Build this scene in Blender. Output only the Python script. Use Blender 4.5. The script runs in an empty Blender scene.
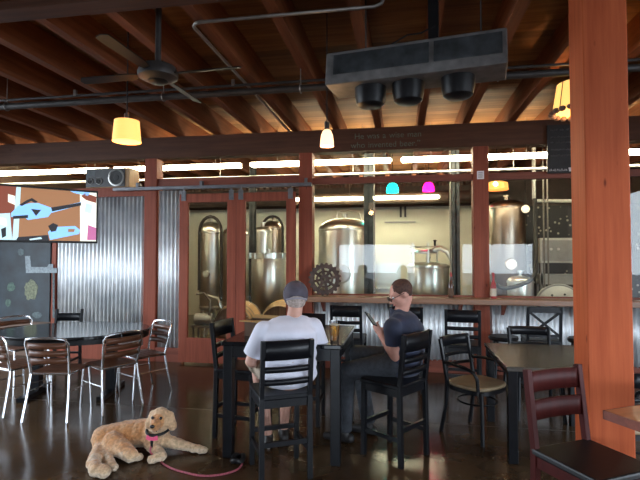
import bpy, bmesh, math, random
from mathutils import Vector, Matrix, Euler
random.seed(7)
S = bpy.context.scene
COL = S.collection
PI = math.pi
R = math.radians

# ------------------------------------------------------------------ camera
F, YAW, PIT, H = 475.0, R(9.9), R(1.8), 1.6
def ray(px, py):
    cx, cy, cz = (px - 320) / F, (240 - py) / F, 1.0
    y = cy * math.cos(PIT) + cz * math.sin(PIT)
    z = -cy * math.sin(PIT) + cz * math.cos(PIT)
    return Vector((cx * math.cos(YAW) - z * math.sin(YAW), cx * math.sin(YAW) + z * math.cos(YAW), y))
def at(px, py, d):
    """point seen at a photo pixel, d metres in front of the viewer"""
    return Vector((0, 0, H)) + ray(px, py) * d
def onY(px, py, Y):
    r = ray(px, py); return Vector((0, 0, H)) + r * (Y / r.y)
def onZ(px, py, z=0.0):
    r = ray(px, py); return Vector((0, 0, H)) + r * ((z - H) / r.z)
def onplane(px, py, p, n):
    r = ray(px, py); o = Vector((0, 0, H)); return o + r * ((p - o).dot(n) / r.dot(n))
cd = bpy.data.cameras.new('camera'); cam = bpy.data.objects.new('camera', cd); COL.objects.link(cam)
cam.location = (0, 0, H); cam.rotation_euler = (PI / 2 + PIT, 0, YAW)
cd.sensor_width = 36; cd.lens = F / 640 * 36; cd.clip_start = 0.05
S.camera = cam

# ------------------------------------------------------------------ materials
def newmat(name):
    m = bpy.data.materials.new(name); m.use_nodes = True
    nt = m.node_tree; b = nt.nodes['Principled BSDF']; return m, nt, b
def setin(b, k, v):
    if k in b.inputs: b.inputs[k].default_value = v
def mat(name, col, rough=.5, metal=0.0, noise=0.0, nscale=8.0, bump=0.0, spec=None, stretch=(1, 1, 1), coat=0.0, sheen=0.0, rvar=0.0):
    m, nt, b = newmat(name)
    setin(b, 'Roughness', rough); setin(b, 'Metallic', metal); setin(b, 'Coat Weight', coat)
    if spec is not None: setin(b, 'Specular IOR Level', spec)
    if sheen: setin(b, 'Sheen Weight', sheen)
    c = tuple(col) + (1,)
    b.inputs['Base Color'].default_value = c
    tc = nt.nodes.new('ShaderNodeTexCoord'); mp = nt.nodes.new('ShaderNodeMapping'); mp.inputs['Scale'].default_value = stretch
    nz = nt.nodes.new('ShaderNodeTexNoise'); nz.inputs['Scale'].default_value = nscale; nz.inputs['Detail'].default_value = 5
    nt.links.new(tc.outputs['Object'], mp.inputs['Vector']); nt.links.new(mp.outputs['Vector'], nz.inputs['Vector'])
    cr = nt.nodes.new('ShaderNodeValToRGB')
    cr.color_ramp.elements[0].position = .3; cr.color_ramp.elements[1].position = .7
    lo = tuple(max(0, v * (1 - noise)) for v in col) + (1,); hi = tuple(min(1, v * (1 + noise)) for v in col) + (1,)
    cr.color_ramp.elements[0].color = lo; cr.color_ramp.elements[1].color = hi
    nt.links.new(nz.outputs['Fac'], cr.inputs['Fac']); nt.links.new(cr.outputs['Color'], b.inputs['Base Color'])
    if rvar:
        mr = nt.nodes.new('ShaderNodeMapRange'); mr.inputs['To Min'].default_value = max(.02, rough - rvar); mr.inputs['To Max'].default_value = rough + rvar
        nt.links.new(nz.outputs['Fac'], mr.inputs['Value']); nt.links.new(mr.outputs['Result'], b.inputs['Roughness'])
    if bump:
        bp = nt.nodes.new('ShaderNodeBump'); bp.inputs['Strength'].default_value = bump; bp.inputs['Distance'].default_value = .01
        nt.links.new(nz.outputs['Fac'], bp.inputs['Height']); nt.links.new(bp.outputs['Normal'], b.inputs['Normal'])
    return m
def wood(name, c0, c1, axis='z', rough=.55, board=0.0, board_axis='y', spec=.3, knots=True):
    """grain stretched along an axis; board > 0 gives each board of that width its own tone"""
    m, nt, b = newmat(name); N = nt.nodes; L = nt.links
    setin(b, 'Roughness', rough); setin(b, 'Specular IOR Level', spec)
    tc = N.new('ShaderNodeTexCoord'); mp = N.new('ShaderNodeMapping')
    sc = {'x': (1.2, 22, 22), 'y': (22, 1.2, 22), 'z': (22, 22, 1.2)}[axis]; mp.inputs['Scale'].default_value = sc
    nz = N.new('ShaderNodeTexNoise'); nz.inputs['Scale'].default_value = 1.0; nz.inputs['Detail'].default_value = 6; nz.inputs['Roughness'].default_value = .65
    L.new(tc.outputs['Object'], mp.inputs['Vector']); L.new(mp.outputs['Vector'], nz.inputs['Vector'])
    cr = N.new('ShaderNodeValToRGB'); cr.color_ramp.elements[0].position = .32; cr.color_ramp.elements[1].position = .68
    cr.color_ramp.elements[0].color = tuple(c0) + (1,); cr.color_ramp.elements[1].color = tuple(c1) + (1,)
    L.new(nz.outputs['Fac'], cr.inputs['Fac']); out = cr.outputs['Color']
    n2 = N.new('ShaderNodeTexNoise'); n2.inputs['Scale'].default_value = 1.6; n2.inputs['Detail'].default_value = 2
    L.new(tc.outputs['Object'], n2.inputs['Vector'])
    mx = N.new('ShaderNodeMix'); mx.data_type = 'RGBA'; mx.blend_type = 'MULTIPLY'; mx.inputs[0].default_value = .6
    c2 = N.new('ShaderNodeValToRGB'); c2.color_ramp.elements[0].color = (.5, .45, .42, 1); c2.color_ramp.elements[1].color = (1.25, 1.2, 1.15, 1)
    L.new(n2.outputs['Fac'], c2.inputs['Fac']); L.new(out, mx.inputs[6]); L.new(c2.outputs['Color'], mx.inputs[7]); out = mx.outputs[2]
    if knots:
        vo = N.new('ShaderNodeTexVoronoi'); vo.inputs['Scale'].default_value = 1.0
        m3 = N.new('ShaderNodeMapping'); s3 = {'x': (2.2, 7, 7), 'y': (7, 2.2, 7), 'z': (7, 7, 2.2)}[axis]; m3.inputs['Scale'].default_value = s3
        L.new(tc.outputs['Object'], m3.inputs['Vector']); L.new(m3.outputs['Vector'], vo.inputs['Vector'])
        k = N.new('ShaderNodeValToRGB'); k.color_ramp.elements[0].position = .025; k.color_ramp.elements[0].color = (.35, .28, .25, 1)
        k.color_ramp.elements[1].position = .07; k.color_ramp.elements[1].color = (1, 1, 1, 1)
        L.new(vo.outputs['Distance'], k.inputs['Fac'])
        m4 = N.new('ShaderNodeMix'); m4.data_type = 'RGBA'; m4.blend_type = 'MULTIPLY'; m4.inputs[0].default_value = 1
        L.new(out, m4.inputs[6]); L.new(k.outputs['Color'], m4.inputs[7]); out = m4.outputs[2]
    if board:
        sx = N.new('ShaderNodeSeparateXYZ'); L.new(tc.outputs['Object'], sx.inputs[0])
        dv = N.new('ShaderNodeMath'); dv.operation = 'DIVIDE'; dv.inputs[1].default_value = board
        L.new(sx.outputs['XYZ'.index(board_axis.upper())], dv.inputs[0])
        fl = N.new('ShaderNodeMath'); fl.operation = 'FLOOR'; L.new(dv.outputs[0], fl.inputs[0])
        wn = N.new('ShaderNodeTexWhiteNoise'); wn.noise_dimensions = '1D'; L.new(fl.outputs[0], wn.inputs['W'])
        c5 = N.new('ShaderNodeValToRGB'); c5.color_ramp.elements[0].color = (.55, .5, .48, 1); c5.color_ramp.elements[1].color = (1.3, 1.25, 1.2, 1)
        L.new(wn.outputs['Value'], c5.inputs['Fac'])
        m6 = N.new('ShaderNodeMix'); m6.data_type = 'RGBA'; m6.blend_type = 'MULTIPLY'; m6.inputs[0].default_value = 1
        L.new(out, m6.inputs[6]); L.new(c5.outputs['Color'], m6.inputs[7]); out = m6.outputs[2]
    L.new(out, b.inputs['Base Color'])
    bp = N.new('ShaderNodeBump'); bp.inputs['Strength'].default_value = .12; bp.inputs['Distance'].default_value = .004
    L.new(nz.outputs['Fac'], bp.inputs['Height']); L.new(bp.outputs['Normal'], b.inputs['Normal'])
    return m
def emit(name, col, st):
    m, nt, b = newmat(name)
    b.inputs['Base Color'].default_value = tuple(col) + (1,)
    setin(b, 'Emission Color', tuple(col) + (1,)); setin(b, 'Emission Strength', st); setin(b, 'Roughness', .5)
    return m
def glassmat(name, tint=(1, 1, 1), refl=1.0, rough=0.0):
    m = bpy.data.materials.new(name); m.use_nodes = True; nt = m.node_tree; N = nt.nodes; N.clear()
    o = N.new('ShaderNodeOutputMaterial'); t = N.new('ShaderNodeBsdfTransparent'); t.inputs[0].default_value = tuple(tint) + (1,)
    g = N.new('ShaderNodeBsdfGlossy'); g.inputs['Roughness'].default_value = rough
    fr = N.new('ShaderNodeFresnel'); fr.inputs['IOR'].default_value = 1.52
    mu = N.new('ShaderNodeMath'); mu.operation = 'MULTIPLY'; mu.inputs[1].default_value = refl; mu.use_clamp = True
    mx = N.new('ShaderNodeMixShader'); L = nt.links
    L.new(fr.outputs[0], mu.inputs[0]); L.new(mu.outputs[0], mx.inputs[0]); L.new(t.outputs[0], mx.inputs[1]); L.new(g.outputs[0], mx.inputs[2]); L.new(mx.outputs[0], o.inputs[0])
    return m

M = {}
M['post'] = wood('post wood', (.42, .082, .026), (.58, .135, .048), 'z', .65, spec=.2)
M['door'] = wood('door wood', (.21, .052, .03), (.33, .09, .052), 'z', .55, spec=.2)
M['rail'] = wood('rail wood', (.16, .045, .03), (.27, .08, .05), 'x', .5)
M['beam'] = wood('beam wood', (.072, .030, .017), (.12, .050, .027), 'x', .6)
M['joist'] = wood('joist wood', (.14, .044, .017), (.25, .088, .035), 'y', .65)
M['plank'] = wood('plank wood', (.17, .078, .032), (.31, .165, .072), 'x', .7, board=.14, board_axis='y', knots=False)
M['ledge'] = wood('ledge wood', (.20, .10, .055), (.36, .20, .12), 'x', .35, spec=.5)
M['tablewood'] = wood('orange table wood', (.38, .13, .05), (.55, .21, .09), 'x', .32, spec=.5, knots=False)
M['redchair'] = wood('dark red chair wood', (.040, .007, .006), (.066, .011, .010), 'z', .5, spec=.12, knots=False)
M['slat'] = wood('brown slat wood', (.11, .045, .025), (.19, .08, .042), 'x', .35, spec=.5, knots=False)
M['barrel'] = wood('barrel oak', (.50, .32, .16), (.72, .50, .28), 'y', .6, spec=.3, knots=False)
M['barrelhead'] = wood('barrel head oak', (.25, .15, .085), (.40, .26, .15), 'z', .6, board=.09, board_axis='x', knots=False)
M['black'] = mat('black painted wood', (.0055, .006, .008), .36, noise=.3, nscale=20, spec=.28)
M['blacktop'] = mat('black tabletop', (.009, .010, .012), .12, noise=.4, nscale=6, spec=.4, rvar=.04)
M['bluetop'] = mat('grey laminate tabletop', (.085, .078, .068), .2, noise=.25, nscale=5, spec=.4, rvar=.05)
M['blackplastic'] = mat('black plastic', (.008, .008, .009), .45, spec=.3, noise=.2, nscale=30)
M['darkgrey'] = mat('dark grey metal sheet', (.17, .165, .16), .55, noise=.3, nscale=12, rvar=.1)
M['panel'] = mat('dark panel', (.045, .052, .056), .5, noise=.6, nscale=9, rvar=.1)
M['steelbar'] = mat('track steel', (.16, .16, .17), .45, .6, noise=.2)
M['pipe'] = mat('dark pipe', (.045, .04, .038), .45, .3, noise=.3)
M['conduit'] = mat('conduit steel', (.26, .235, .21), .4, .7, noise=.15)
M['alu'] = mat('aluminium tube', (.80, .82, .85), .26, 1.0, noise=.05)
M['galv'] = mat('galvanised corrugated sheet', (.86, .90, .94), .50, .80, noise=.14, nscale=5, rvar=.07)
M['stainless'] = mat('stainless steel', (.80, .82, .79), .30, 1.0, noise=.06, nscale=3, rvar=.05)
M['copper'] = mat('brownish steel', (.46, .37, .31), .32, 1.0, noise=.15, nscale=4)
M['whitewall'] = mat('white brewery wall', (.80, .79, .66), .7, noise=.04, nscale=3)
M['duct'] = mat('dark brown paint', (.085, .055, .04), .6, noise=.25, nscale=4)
M['deck'] = mat('brown deck', (.15, .085, .06), .6, noise=.2, nscale=6)
M['plaster'] = mat('brown plaster', (.17, .11, .08), .8, noise=.1, nscale=4)
M['greywall'] = mat('grey plaster', (.34, .33, .31), .8, noise=.08, nscale=4)
M['chalk'] = mat('chalkboard slate', (.022, .030, .037), .6, noise=.85, nscale=3.2, rvar=.1)
M['sign'] = mat('sign slate', (.014, .013, .014), .6, noise=.4, nscale=12)
M['chalkwhite'] = mat('white chalk', (.30, .34, .36), .9, noise=.3, nscale=40)
M['chalkdim'] = mat('faint chalk', (.12, .15, .155), .9, noise=.4, nscale=40)
M['chalkyellow'] = mat('yellow chalk', (.20, .21, .14), .9, noise=.5, nscale=30)
M['chalkgreen'] = mat('greenish grey chalk', (.10, .15, .12), .9, noise=.45, nscale=30)
M['beamchalk'] = mat('chalk lettering', (.13, .145, .11), .9, noise=.5, nscale=60)
M['signchalk'] = mat('sign chalk', (.26, .26, .265), .9, noise=.4, nscale=60)
M['paper'] = mat('white paper', (.75, .72, .74), .7, noise=.06)
M['ink'] = mat('grey ink', (.2, .19, .2), .7)
M['card'] = mat('brown card', (.13, .075, .045), .8, noise=.2)
M['cardtop'] = mat('tan card', (.52, .36, .15), .8, noise=.15)
M['skin'] = mat('skin', (.60, .33, .25), .5, noise=.12, nscale=14)
M['skin2'] = mat('ruddy skin', (.62, .31, .235), .5, noise=.12, nscale=14)
M['tshirt'] = mat('white cotton', (.74, .74, .84), .85, noise=.05, nscale=10, bump=.15, sheen=.2)
M['navy'] = mat('navy cotton', (.018, .024, .052), .8, noise=.25, nscale=12, bump=.1, sheen=.15)
M['jeans'] = mat('dark jeans', (.045, .05, .06), .85, noise=.3, nscale=30)
M['khaki'] = mat('khaki cotton', (.34, .27, .20), .85, noise=.15, nscale=25)
M['cap'] = mat('dark grey cap', (.085, .075, .10), .8, noise=.2, nscale=25)
M['caplight'] = mat('pale cap strap', (.32, .30, .34), .8)
M['greyhair'] = mat('grey hair', (.42, .34, .30), .8, noise=.4, nscale=60, bump=.4)
M['brownhair'] = mat('short brown hair', (.075, .035, .024), .8, noise=.5, nscale=60, bump=.4)
M['eye'] = mat('dark eye', (.01, .008, .008), .2)
M['eyewhite'] = mat('eye white', (.75, .72, .68), .3)
M['lips'] = mat('lips', (.42, .16, .13), .5)
M['shoe'] = mat('dark shoe', (.02, .018, .018), .5, noise=.2)
M['whiterub'] = mat('white rubber', (.7, .7, .72), .5)
M['phone'] = mat('phone black', (.008, .008, .01), .15)
M['beer'] = emit('beer', (1, 1, 1), 0)
M['leash'] = mat('pink red rope', (.34, .075, .10), .7, noise=.4, nscale=80)
M['pink'] = mat('pink tag', (.80, .10, .22), .5)
M['tan'] = mat('tan vinyl seat', (.30, .22, .13), .4, noise=.2, nscale=8)
M['speakerwood'] = wood('speaker veneer', (.36, .22, .11), (.5, .32, .17), 'z', .5, knots=False)
M['speakerface'] = mat('speaker face', (.045, .045, .045), .5, noise=.2)
M['ring'] = mat('pale speaker ring', (.42, .41, .39), .35, .6)
M['cone'] = mat('speaker cone', (.02, .019, .018), .6)
M['rust'] = mat('rusty iron', (.085, .055, .045), .65, .4, noise=.5, nscale=14)
M['red'] = mat('red plastic', (.35, .03, .03), .4)
M['brownglass'] = mat('brown bottle', (.07, .03, .018), .15, spec=.6)
M['label'] = mat('cream paper', (.60, .52, .40), .7, noise=.1)
M['whitepaint'] = mat('white enamel', (.66, .66, .62), .4, noise=.05)
M['greypaint'] = mat('grey enamel', (.36, .36, .36), .45, noise=.1)
M['hose'] = mat('dark hose', (.035, .032, .03), .5, noise=.2)
M['concreteout'] = mat('outdoor asphalt', (.16, .165, .175), .85, noise=.15, nscale=2)
M['glass'] = glassmat('window glass', (.95, .97, .95), .62)
M['cupglass'] = glassmat('drinking glass', (.96, .97, .97), 2.0)
M['lens'] = glassmat('spectacle lens', (.98, .98, .98), .3)
M['tube'] = emit('fluorescent tube', (1.0, .89, .60), 27)
M['amber'] = emit('warm amber shade', (1.0, .52, .14), .95)
M['bell'] = emit('warm bell shade', (1.0, .58, .32), 1.6)
M['drum'] = emit('yellow drum shade', (1.0, .60, .16), .8)
M['bulb'] = emit('lit bulb', (1.0, .80, .45), 4)
M['orange'] = emit('orange lamp shade', (1.0, .42, .10), .9)
M['cyan'] = emit('cyan lamp shade', (.004, .80, .70), 9)
M['magenta'] = emit('magenta lamp shade', (1.0, .004, .16), 9)
M['globe'] = emit('cream globe', (1.0, .85, .62), .9)
# beer: amber liquid
m, nt, b = newmat('amber beer'); b.inputs['Base Color'].default_value = (.85, .38, .05, 1); setin(b, 'Roughness', .08); setin(b, 'Transmission Weight', .75); setin(b, 'IOR', 1.33); M['beer'] = m
M['foam'] = mat('beer foam', (.75, .66, .48), .8)
# polished, stained concrete floor
m, nt, b = newmat('polished concrete'); N = nt.nodes; L = nt.links
tc = N.new('ShaderNodeTexCoord'); n1 = N.new('ShaderNodeTexNoise'); n1.inputs['Scale'].default_value = 1.3; n1.inputs['Detail'].default_value = 8; n1.inputs['Roughness'].default_value = .68
L.new(tc.outputs['Object'], n1.inputs['Vector'])
cr = N.new('ShaderNodeValToRGB'); e = cr.color_ramp.elements
e[0].position = .28; e[0].color = (.034, .018, .009, 1); e[1].position = .72; e[1].color = (.10, .058, .028, 1)
L.new(n1.outputs['Fac'], cr.inputs['Fac']); L.new(cr.outputs['Color'], b.inputs['Base Color'])
n2 = N.new('ShaderNodeTexNoise'); n2.inputs['Scale'].default_value = 5; n2.inputs['Detail'].default_value = 4; L.new(tc.outputs['Object'], n2.inputs['Vector'])
mr = N.new('ShaderNodeMapRange'); mr.inputs['To Min'].default_value = .10; mr.inputs['To Max'].default_value = .26
L.new(n2.outputs['Fac'], mr.inputs['Value']); L.new(mr.outputs['Result'], b.inputs['Roughness'])
bp = N.new('ShaderNodeBump'); bp.inputs['Strength'].default_value = .04; bp.inputs['Distance'].default_value = .02
L.new(n2.outputs['Fac'], bp.inputs['Height']); L.new(bp.outputs['Normal'], b.inputs['Normal']); setin(b, 'Specular IOR Level', .25)
M['floor'] = m
# dark speckled board
m, nt, b = newmat('speckled dark board'); N = nt.nodes; L = nt.links
tc = N.new('ShaderNodeTexCoord'); vo = N.new('ShaderNodeTexVoronoi'); vo.inputs['Scale'].default_value = 9
L.new(tc.outputs['Object'], vo.inputs['Vector'])
cr = N.new('ShaderNodeValToRGB'); cr.color_ramp.elements[0].position = .16; cr.color_ramp.elements[0].color = (.45, .40, .30, 1)
cr.color_ramp.elements[1].position = .24; cr.color_ramp.elements[1].color = (.022, .018, .016, 1)
L.new(vo.outputs['Distance'], cr.inputs['Fac']); L.new(cr.outputs['Color'], b.inputs['Base Color']); M['speckle'] = m
# dog fur: colour from a vertex attribute, varied by noise
m, nt, b = newmat('golden fur'); N = nt.nodes; L = nt.links
at_ = N.new('ShaderNodeAttribute'); at_.attribute_name = 'coat'
tc = N.new('ShaderNodeTexCoord'); n1 = N.new('ShaderNodeTexNoise'); n1.inputs['Scale'].default_value = 45; n1.inputs['Detail'].default_value = 5; L.new(tc.outputs['Object'], n1.inputs['Vector'])
cr = N.new('ShaderNodeValToRGB'); cr.color_ramp.elements[0].position = .3; cr.color_ramp.elements[0].color = (.62, .58, .55, 1); cr.color_ramp.elements[1].position = .7; cr.color_ramp.elements[1].color = (1.15, 1.15, 1.15, 1)
L.new(n1.outputs['Fac'], cr.inputs['Fac']); mx = N.new('ShaderNodeMix'); mx.data_type = 'RGBA'; mx.blend_type = 'MULTIPLY'; mx.inputs[0].default_value = 1
L.new(at_.outputs['Color'], mx.inputs[6]); L.new(cr.outputs['Color'], mx.inputs[7]); L.new(mx.outputs[2], b.inputs['Base Color']); setin(b, 'Roughness', .9); setin(b, 'Sheen Weight', .3)
bp = N.new('ShaderNodeBump'); bp.inputs['Strength'].default_value = .8; bp.inputs['Distance'].default_value = .01; L.new(n1.outputs['Fac'], bp.inputs['Height']); L.new(bp.outputs['Normal'], b.inputs['Normal'])
M['fur'] = m

# ------------------------------------------------------------------ mesh builder
class MB:
    def __init__(s): s.bm = bmesh.new()
    def box(s, c, size, rot=None):
        T = Matrix.Translation(Vector(c)) @ (rot.to_matrix().to_4x4() if isinstance(rot, Euler) else (rot if rot else Matrix())) @ Matrix.Diagonal((size[0], size[1], size[2], 1))
        bmesh.ops.create_cube(s.bm, size=1, matrix=T); return s
    def bx(s, x0, x1, y0, y1, z0, z1):
        return s.box(((x0 + x1) / 2, (y0 + y1) / 2, (z0 + z1) / 2), (abs(x1 - x0), abs(y1 - y0), abs(z1 - z0)))
    def bar(s, p0, p1, w, d, up=(0, 0, 1)):
        """rectangular bar from p0 to p1, w along side, d along the up-ish axis"""
        p0, p1 = Vector(p0), Vector(p1); z = (p1 - p0); l = z.length; z.normalize()
        u = Vector(up)
        if abs(z.dot(u)) > .95: u = Vector((0, 1, 0))
        x = u.cross(z).normalized(); y = z.cross(x)
        m = Matrix((x, y, z)).transposed().to_4x4()
        bmesh.ops.create_cube(s.bm, size=1, matrix=Matrix.Translation((p0 + p1) / 2) @ m @ Matrix.Diagonal((w, d, l, 1))); return s
    def cyl(s, p0, p1, r0, r1=None, n=16, caps=True):
        if r1 is None: r1 = r0
        p0, p1 = Vector(p0), Vector(p1); z = p1 - p0; l = z.length
        m = Matrix.Translation((p0 + p1) / 2) @ z.to_track_quat('Z', 'Y').to_matrix().to_4x4()
        bmesh.ops.create_cone(s.bm, cap_ends=caps, segments=n, radius1=r0, radius2=r1, depth=l, matrix=m); return s
    def ball(s, c, r, sc=(1, 1, 1), rot=None, n=16):
        m = Matrix.Translation(Vector(c)) @ (rot.to_matrix().to_4x4() if rot else Matrix()) @ Matrix.Diagonal((sc[0], sc[1], sc[2], 1))
        bmesh.ops.create_uvsphere(s.bm, u_segments=n, v_segments=max(6, n * 3 // 4), radius=r, matrix=m); return s
    def caps(s, p0, p1, r0, r1=None, n=14):
        if r1 is None: r1 = r0
        s.ball(p0, r0, n=n); s.ball(p1, r1, n=n)
        if (Vector(p1) - Vector(p0)).length > 1e-4: s.cyl(p0, p1, r0, r1, n)
        return s
    def tube(s, pts, r, n=8, closed=False):
        pts = [Vector(p) for p in pts]; k = len(pts); rings = []
        prev = None
        for i, p in enumerate(pts):
            a = pts[i - 1] if (i > 0 or closed) else p; c = pts[(i + 1) % k] if (i < k - 1 or closed) else p
            t = (c - a).normalized()
            if prev is None:
                u = Vector((0, 0, 1)) if abs(t.z) < .9 else Vector((1, 0, 0))
                x = u.cross(t).normalized()
            else:
                x = (prev - t * prev.dot(t)).normalized()
            prev = x; y = t.cross(x)
            rings.append([s.bm.verts.new(p + (x * math.cos(2 * PI * j / n) + y * math.sin(2 * PI * j / n)) * r) for j in range(n)])
        m_ = k if closed else k - 1
        for i in range(m_):
            A, B = rings[i], rings[(i + 1) % k]
            for j in range(n): s.bm.faces.new((A[j], A[(j + 1) % n], B[(j + 1) % n], B[j]))
        if not closed:
            s.bm.faces.new(rings[0][::-1]); s.bm.faces.new(rings[-1])
        return s
    def lathe(s, prof, c=(0, 0, 0), n=32, mtx=None):
        """prof: (r, z) pairs"""
        T = Matrix.Translation(Vector(c)) @ (mtx if mtx else Matrix()); rings = []
        for (r, z) in prof:
            if r < 1e-5: rings.append([s.bm.verts.new(T @ Vector((0, 0, z)))])
            else: rings.append([s.bm.verts.new(T @ Vector((r * math.cos(2 * PI * j / n), r * math.sin(2 * PI * j / n), z))) for j in range(n)])
        for A, B in zip(rings[:-1], rings[1:]):
            for j in range(n):
                j2 = (j + 1) % n
                if len(A) == 1 and len(B) == 1: continue
                if len(A) == 1: s.bm.faces.new((A[0], B[j2], B[j]))
                elif len(B) == 1: s.bm.faces.new((A[j], A[j2], B[0]))
                else: s.bm.faces.new((A[j], A[j2], B[j2], B[j]))
        return s
    def prism(s, poly, vec):
        vec = Vector(vec); a = [s.bm.verts.new(Vector(p)) for p in poly]; b = [s.bm.verts.new(Vector(p) + vec) for p in poly]; n = len(a)
        s.bm.faces.new(a[::-1]); s.bm.faces.new(b)
        for i in range(n): s.bm.faces.new((a[i], a[(i + 1) % n], b[(i + 1) % n], b[i]))
        return s
    def grid(s, fn, nu, nv):
        V = [[s.bm.verts.new(fn(i / nu, j / nv)) for j in range(nv + 1)] for i in range(nu + 1)]
        for i in range(nu):
            for j in range(nv): s.bm.faces.new((V[i][j], V[i + 1][j], V[i + 1][j + 1], V[i][j + 1]))
        return s
    def build(s, name, mt, parent=None, smooth=True, bevel=0.0, ang=38, solid=0.0, sub=0):
        bm = s.bm
        bmesh.ops.recalc_face_normals(bm, faces=bm.faces)
        for f in bm.faces: f.smooth = smooth
        if smooth:
            lim = R(ang)
            for e in bm.edges:
                if len(e.link_faces) == 2 and e.calc_face_angle(0) > lim: e.smooth = False
        me = bpy.data.meshes.new(name); bm.to_mesh(me); bm.free()
        for q in (mt if isinstance(mt, (list, tuple)) else [mt]): me.materials.append(q)
        o = bpy.data.objects.new(name, me); COL.objects.link(o)
        if parent: o.parent = parent
        if solid:
            md = o.modifiers.new('solid', 'SOLIDIFY'); md.thickness = solid; md.offset = 0
        if bevel:
            md = o.modifiers.new('bevel', 'BEVEL'); md.width = bevel; md.segments = 2; md.limit_method = 'ANGLE'; md.angle_limit = R(50)
        if sub:
            md = o.modifiers.new('sub', 'SUBSURF'); md.levels = sub; md.render_levels = sub
        return o
def tag(o, label=None, cat=None, group=None, kind=None):
    if label: o['label'] = label
    if cat: o['category'] = cat
    if group: o['group'] = group
    if kind: o['kind'] = kind
    return o
def thing(name, label, cat, loc=(0, 0, 0), rz=0.0, group=None):
    o = bpy.data.objects.new(name, None); COL.objects.link(o); o.location = loc; o.rotation_euler = (0, 0, rz); o.empty_display_size = .1
    return tag(o, label, cat, group)
def struct(o, label=None): return tag(o, label, None, None, 'structure')
KIDS = {}
def copy_tree(o, parent=None):
    c = o.copy(); COL.objects.link(c)
    if parent: c.parent = parent
    for ch in list(o.children): copy_tree(ch, c)
    return c
def place(proto, first, loc, rz, label, group):
    o = proto if first else copy_tree(proto)
    o.location = loc; o.rotation_euler = (0, 0, rz); o['label'] = label
    if group: o['group'] = group
    return o
def facing(dx, dy): return math.atan2(-dx, dy)      # z rotation that turns local +y towards (dx, dy)
def bake(o):
    """apply the modifiers of o and return it with a plain mesh"""
    dg = bpy.context.evaluated_depsgraph_get(); ev = o.evaluated_get(dg); me = bpy.data.meshes.new_from_object(ev)
    o.modifiers.clear(); old = o.data; o.data = me; bpy.data.meshes.remove(old); return o
def flesh(mb, name, mt, parent=None, voxel=.012, smooth_it=6, fac=.5, noise=0.0):
    """melt the overlapping solids of mb into one continuous skin"""
    o = mb.build(name, mt, parent)
    rm = o.modifiers.new('r', 'REMESH'); rm.mode = 'VOXEL'; rm.voxel_size = voxel; rm.use_smooth_shade = True
    sm = o.modifiers.new('s', 'SMOOTH'); sm.iterations = smooth_it; sm.factor = fac
    bake(o)
    if noise:
        from mathutils import noise as nz
        for v in o.data.vertices:
            v.co += v.normal * (nz.noise(v.co * 38) * noise + nz.noise(v.co * 90) * noise * .5)
    for p in o.data.polygons: p.use_smooth = True
    return o
def textmesh(txt, size, mtx, mt, name, parent, ext=.0008, shear=0.0):
    cu = bpy.data.curves.new(name, 'FONT'); cu.body = txt; cu.size = size; cu.extrude = ext; cu.shear = shear
    o = bpy.data.objects.new(name, cu); COL.objects.link(o)
    me = bpy.data.meshes.new_from_object(o.evaluated_get(bpy.context.evaluated_depsgraph_get()))
    COL.objects.unlink(o); bpy.data.objects.remove(o)
    me.materials.clear(); me.materials.append(mt); me.transform(mtx)
    q = bpy.data.objects.new(name, me); COL.objects.link(q)
    if parent: q.parent = parent
    return q
def corr(mb, x0, x1, z0, z1, Y, pitch=.0676, amp=.0135, per=10):
    n = max(4, int((x1 - x0) / pitch * per))
    return mb.grid(lambda u, v: Vector((x0 + (x1 - x0) * u, Y + amp * math.cos(2 * PI * (x1 - x0) * u / pitch), z0 + (z1 - z0) * v)), n, 1)

# ------------------------------------------------------------------ the room
WY = 6.66                      # front of the partition
XL, XR, YR, YB = -7.6, 5.0, -5.2, 12.0
CZ = 3.68
struct(MB().bx(XL, XR, YR, YB, -.1, 0).build('floor', M['floor'], smooth=False), 'polished brown stained concrete floor')
j = MB()
for y in (4.69, 1.2, -2.3): j.bx(XL, XR, y - .004, y + .004, -.002, .0012)
for x in (-5.6, 2.8): j.bx(x - .004, x + .004, YR, WY, -.002, .001)
struct(j.build('trim_1', M['hose'], smooth=False), 'dark control joint cut in the concrete floor')
struct(MB().bx(XL, XR, YR, YB, CZ, CZ + .08).build('ceiling', M['plank'], smooth=False), 'brown plank ceiling')
JX = [.26 + .595 * k for k in range(-13, 9)]
for x in JX:
    if XL + .06 < x < XR - .06:
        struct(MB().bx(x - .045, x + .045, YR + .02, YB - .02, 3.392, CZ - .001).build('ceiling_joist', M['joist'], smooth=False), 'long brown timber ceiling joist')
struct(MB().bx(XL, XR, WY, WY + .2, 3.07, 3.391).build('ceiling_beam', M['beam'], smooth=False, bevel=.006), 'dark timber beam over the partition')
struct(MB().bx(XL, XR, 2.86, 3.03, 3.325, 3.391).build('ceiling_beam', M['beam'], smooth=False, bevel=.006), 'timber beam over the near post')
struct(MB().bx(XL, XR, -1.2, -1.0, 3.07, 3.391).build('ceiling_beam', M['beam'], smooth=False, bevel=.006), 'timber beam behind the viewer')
# blocking between joists over the partition beam
# posts
def post(x0, x1, y0, y1, z1, lab, z0=0, mt='door'):
    return struct(MB().bx(x0, x1, y0, y1, z0, z1).build('timber_post', M[mt], smooth=False, bevel=.006), lab)
post(1.003, 1.232, 2.85, 3.078, 3.324, 'thick reddish timber post standing near the right', mt='post')
post(-3.88, -3.68, WY - .01, WY + .19, 3.069, 'timber post between the corrugated panels')
post(-1.47, -1.275, WY - .01, WY + .19, 3.069, 'timber post right of the sliding doors')
post(.94, 1.14, WY - .01, WY + .19, 3.069, 'timber post in the middle of the glazed wall')
post(3.35, 3.55, WY - .01, WY + .19, 3.069, 'timber post at the far right of the glazed wall')
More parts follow.
